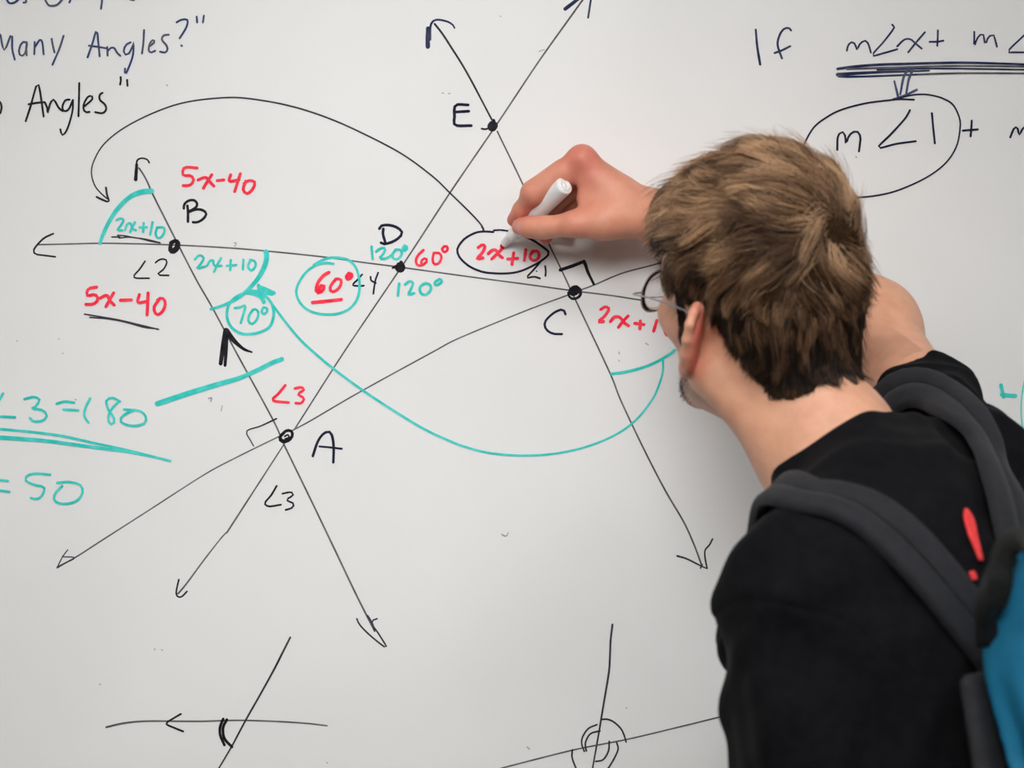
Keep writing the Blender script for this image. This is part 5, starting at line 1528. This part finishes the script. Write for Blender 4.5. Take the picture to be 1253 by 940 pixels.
pv, pf = polygonise([rbox(PKC + PN2 * 0.003 + PU * 0.04, (0.148, 0.080, 0.245), PB, 0.016, 0.02), half(EDGE + PN2 * 0.012 + PU * 0.010, PU * 0.60 - PN2 * 0.80, 0.022, '-')],
                    PKC - 0.32, PKC + 0.32, 0.004, pack_folds)
o = mesh_obj('main_compartment', pv, pf, M['pack_blue'], pack); o['label'] = 'blue nylon main compartment'
pv, pf = polygonise([rbox(PKC - PN2 * 0.084 - PU * 0.02, (0.151, 0.007, 0.195), PB, 0.008, 0.02)], PKC - 0.32, PKC + 0.32, 0.004)
o = mesh_obj('back_panel', pv, pf, M['pack_grey'], pack); o['label'] = 'dark grey padded back panel'
pv, pf = polygonise([rbox(PKC + PN2 * 0.10 - PU * 0.07, (0.115, 0.03, 0.12), PB, 0.025, 0.02)], PKC - 0.32, PKC + 0.32, 0.005)
mesh_obj('front_pocket', pv, pf, M['pack_blue'], pack)

# padded shoulder straps over both shoulders


def on_shirt(pts, lift):
    """points of the cloth surface met along the given directions"""
    o = np.array([0, -CAM_D, CAM_H])
    out = []
    for (px, py) in pts:
        dr = unit(P(px, py, 0.0) - o); s_ = 1.3; best = (9, None)
        for _ in range(160):
            q = o + dr * s_
            e = SHF(q[None])[0] - lift
            if e < best[0]:
                best = (e, q)
            if e < 0.0004:
                break
            s_ += max(e * 0.7, 0.0008)
        out.append(best[1])
    return np.array(out)


lq = on_shirt([(1245, 838), (1205, 780), (1172, 738), (1134, 692), (1098, 655), (1060, 628), (1022, 612), (984, 606)], 0.006)
lq = np.vstack([lq, lq[-1] + np.array([[-0.010, 0.035, -0.001], [0.0, 0.085, -0.025], [0.015, 0.13, -0.07], [0.015, 0.15, -0.12]])])
lpath = drape(spline(lq, 5), 0.006)
mb = MB(); band(mb, lpath, [0.044, 0.044, 0.044, 0.045, 0.046, 0.046, 0.046], 0.0075, seam=-0.05, lift=0.005)
st = mb.build('shoulder_strap', M['strap'], pack); st['label'] = 'dark grey padded strap over the left shoulder'
rq = on_shirt([(1256, 720), (1248, 680), (1238, 635), (1224, 588), (1207, 550), (1187, 517), (1166, 494), (1150, 482)], 0.006)
rq = np.vstack([rq, rq[-1] + np.array([[-0.012, 0.035, -0.004], [-0.02, 0.07, -0.03], [-0.02, 0.09, -0.08]])])
rpath = drape(spline(rq, 5), 0.006)
mb = MB(); band(mb, rpath, [0.044, 0.045, 0.046, 0.046, 0.046, 0.046], 0.0075, seam=0.05, lift=0.005)
st2 = mb.build('shoulder_strap', M['strap'], pack); st2['label'] = 'dark grey padded strap over the right shoulder'

# black webbing: grab loop and strap tensioner at the top of the pack
gp = spline([P(1212, 768, 0.715), P(1216, 745, 0.740), P(1224, 714, 0.75), P(1225, 690, 0.752), P(1233, 669, 0.755), P(1250, 660, 0.76), P(1268, 672, 0.765), P(1278, 706, 0.765)], 6)
mb = MB(); band(mb, gp, 0.018, 0.0022, flat_n=unit((0.15, -1.0, 0.25)), follow=False)
o = mb.build('grab_loop', M['webbing'], pack); o['label'] = 'black webbing grab loop'
gp = spline([P(1208, 790, 0.715), P(1207, 742, 0.735), P(1217, 706, 0.735), P(1232, 682, 0.73), P(1248, 664, 0.70)], 6)
mb = MB(); band(mb, gp, 0.016, 0.002, flat_n=unit((-0.1, -1.0, 0.1)), follow=False)
o = mb.build('tensioner_strap', M['webbing'], pack)

# red tag lying on the shirt between the straps, and the end of it on the strap
tg = spline(on_shirt([(1183, 622), (1187, 636), (1191, 652), (1196, 668), (1201, 686)], 0.0065), 4)
mb = MB(); band(mb, tg, [0.003, 0.0095, 0.0105, 0.0095, 0.008, 0.006, 0.004], 0.0015, lift=0.0055)
o = mb.build('red_tag', M['red_fabric'], pack); o['label'] = 'narrow red tag between the straps'
tg = spline(on_shirt([(1189, 699), (1191, 704), (1193, 710)], 0.0140), 4)
mb = MB(); band(mb, tg, [0.005, 0.006, 0.005], 0.0012, lift=0.0135)
o = mb.build('red_tag', M['red_fabric'], pack); o['label'] = 'small red dot on the left strap'
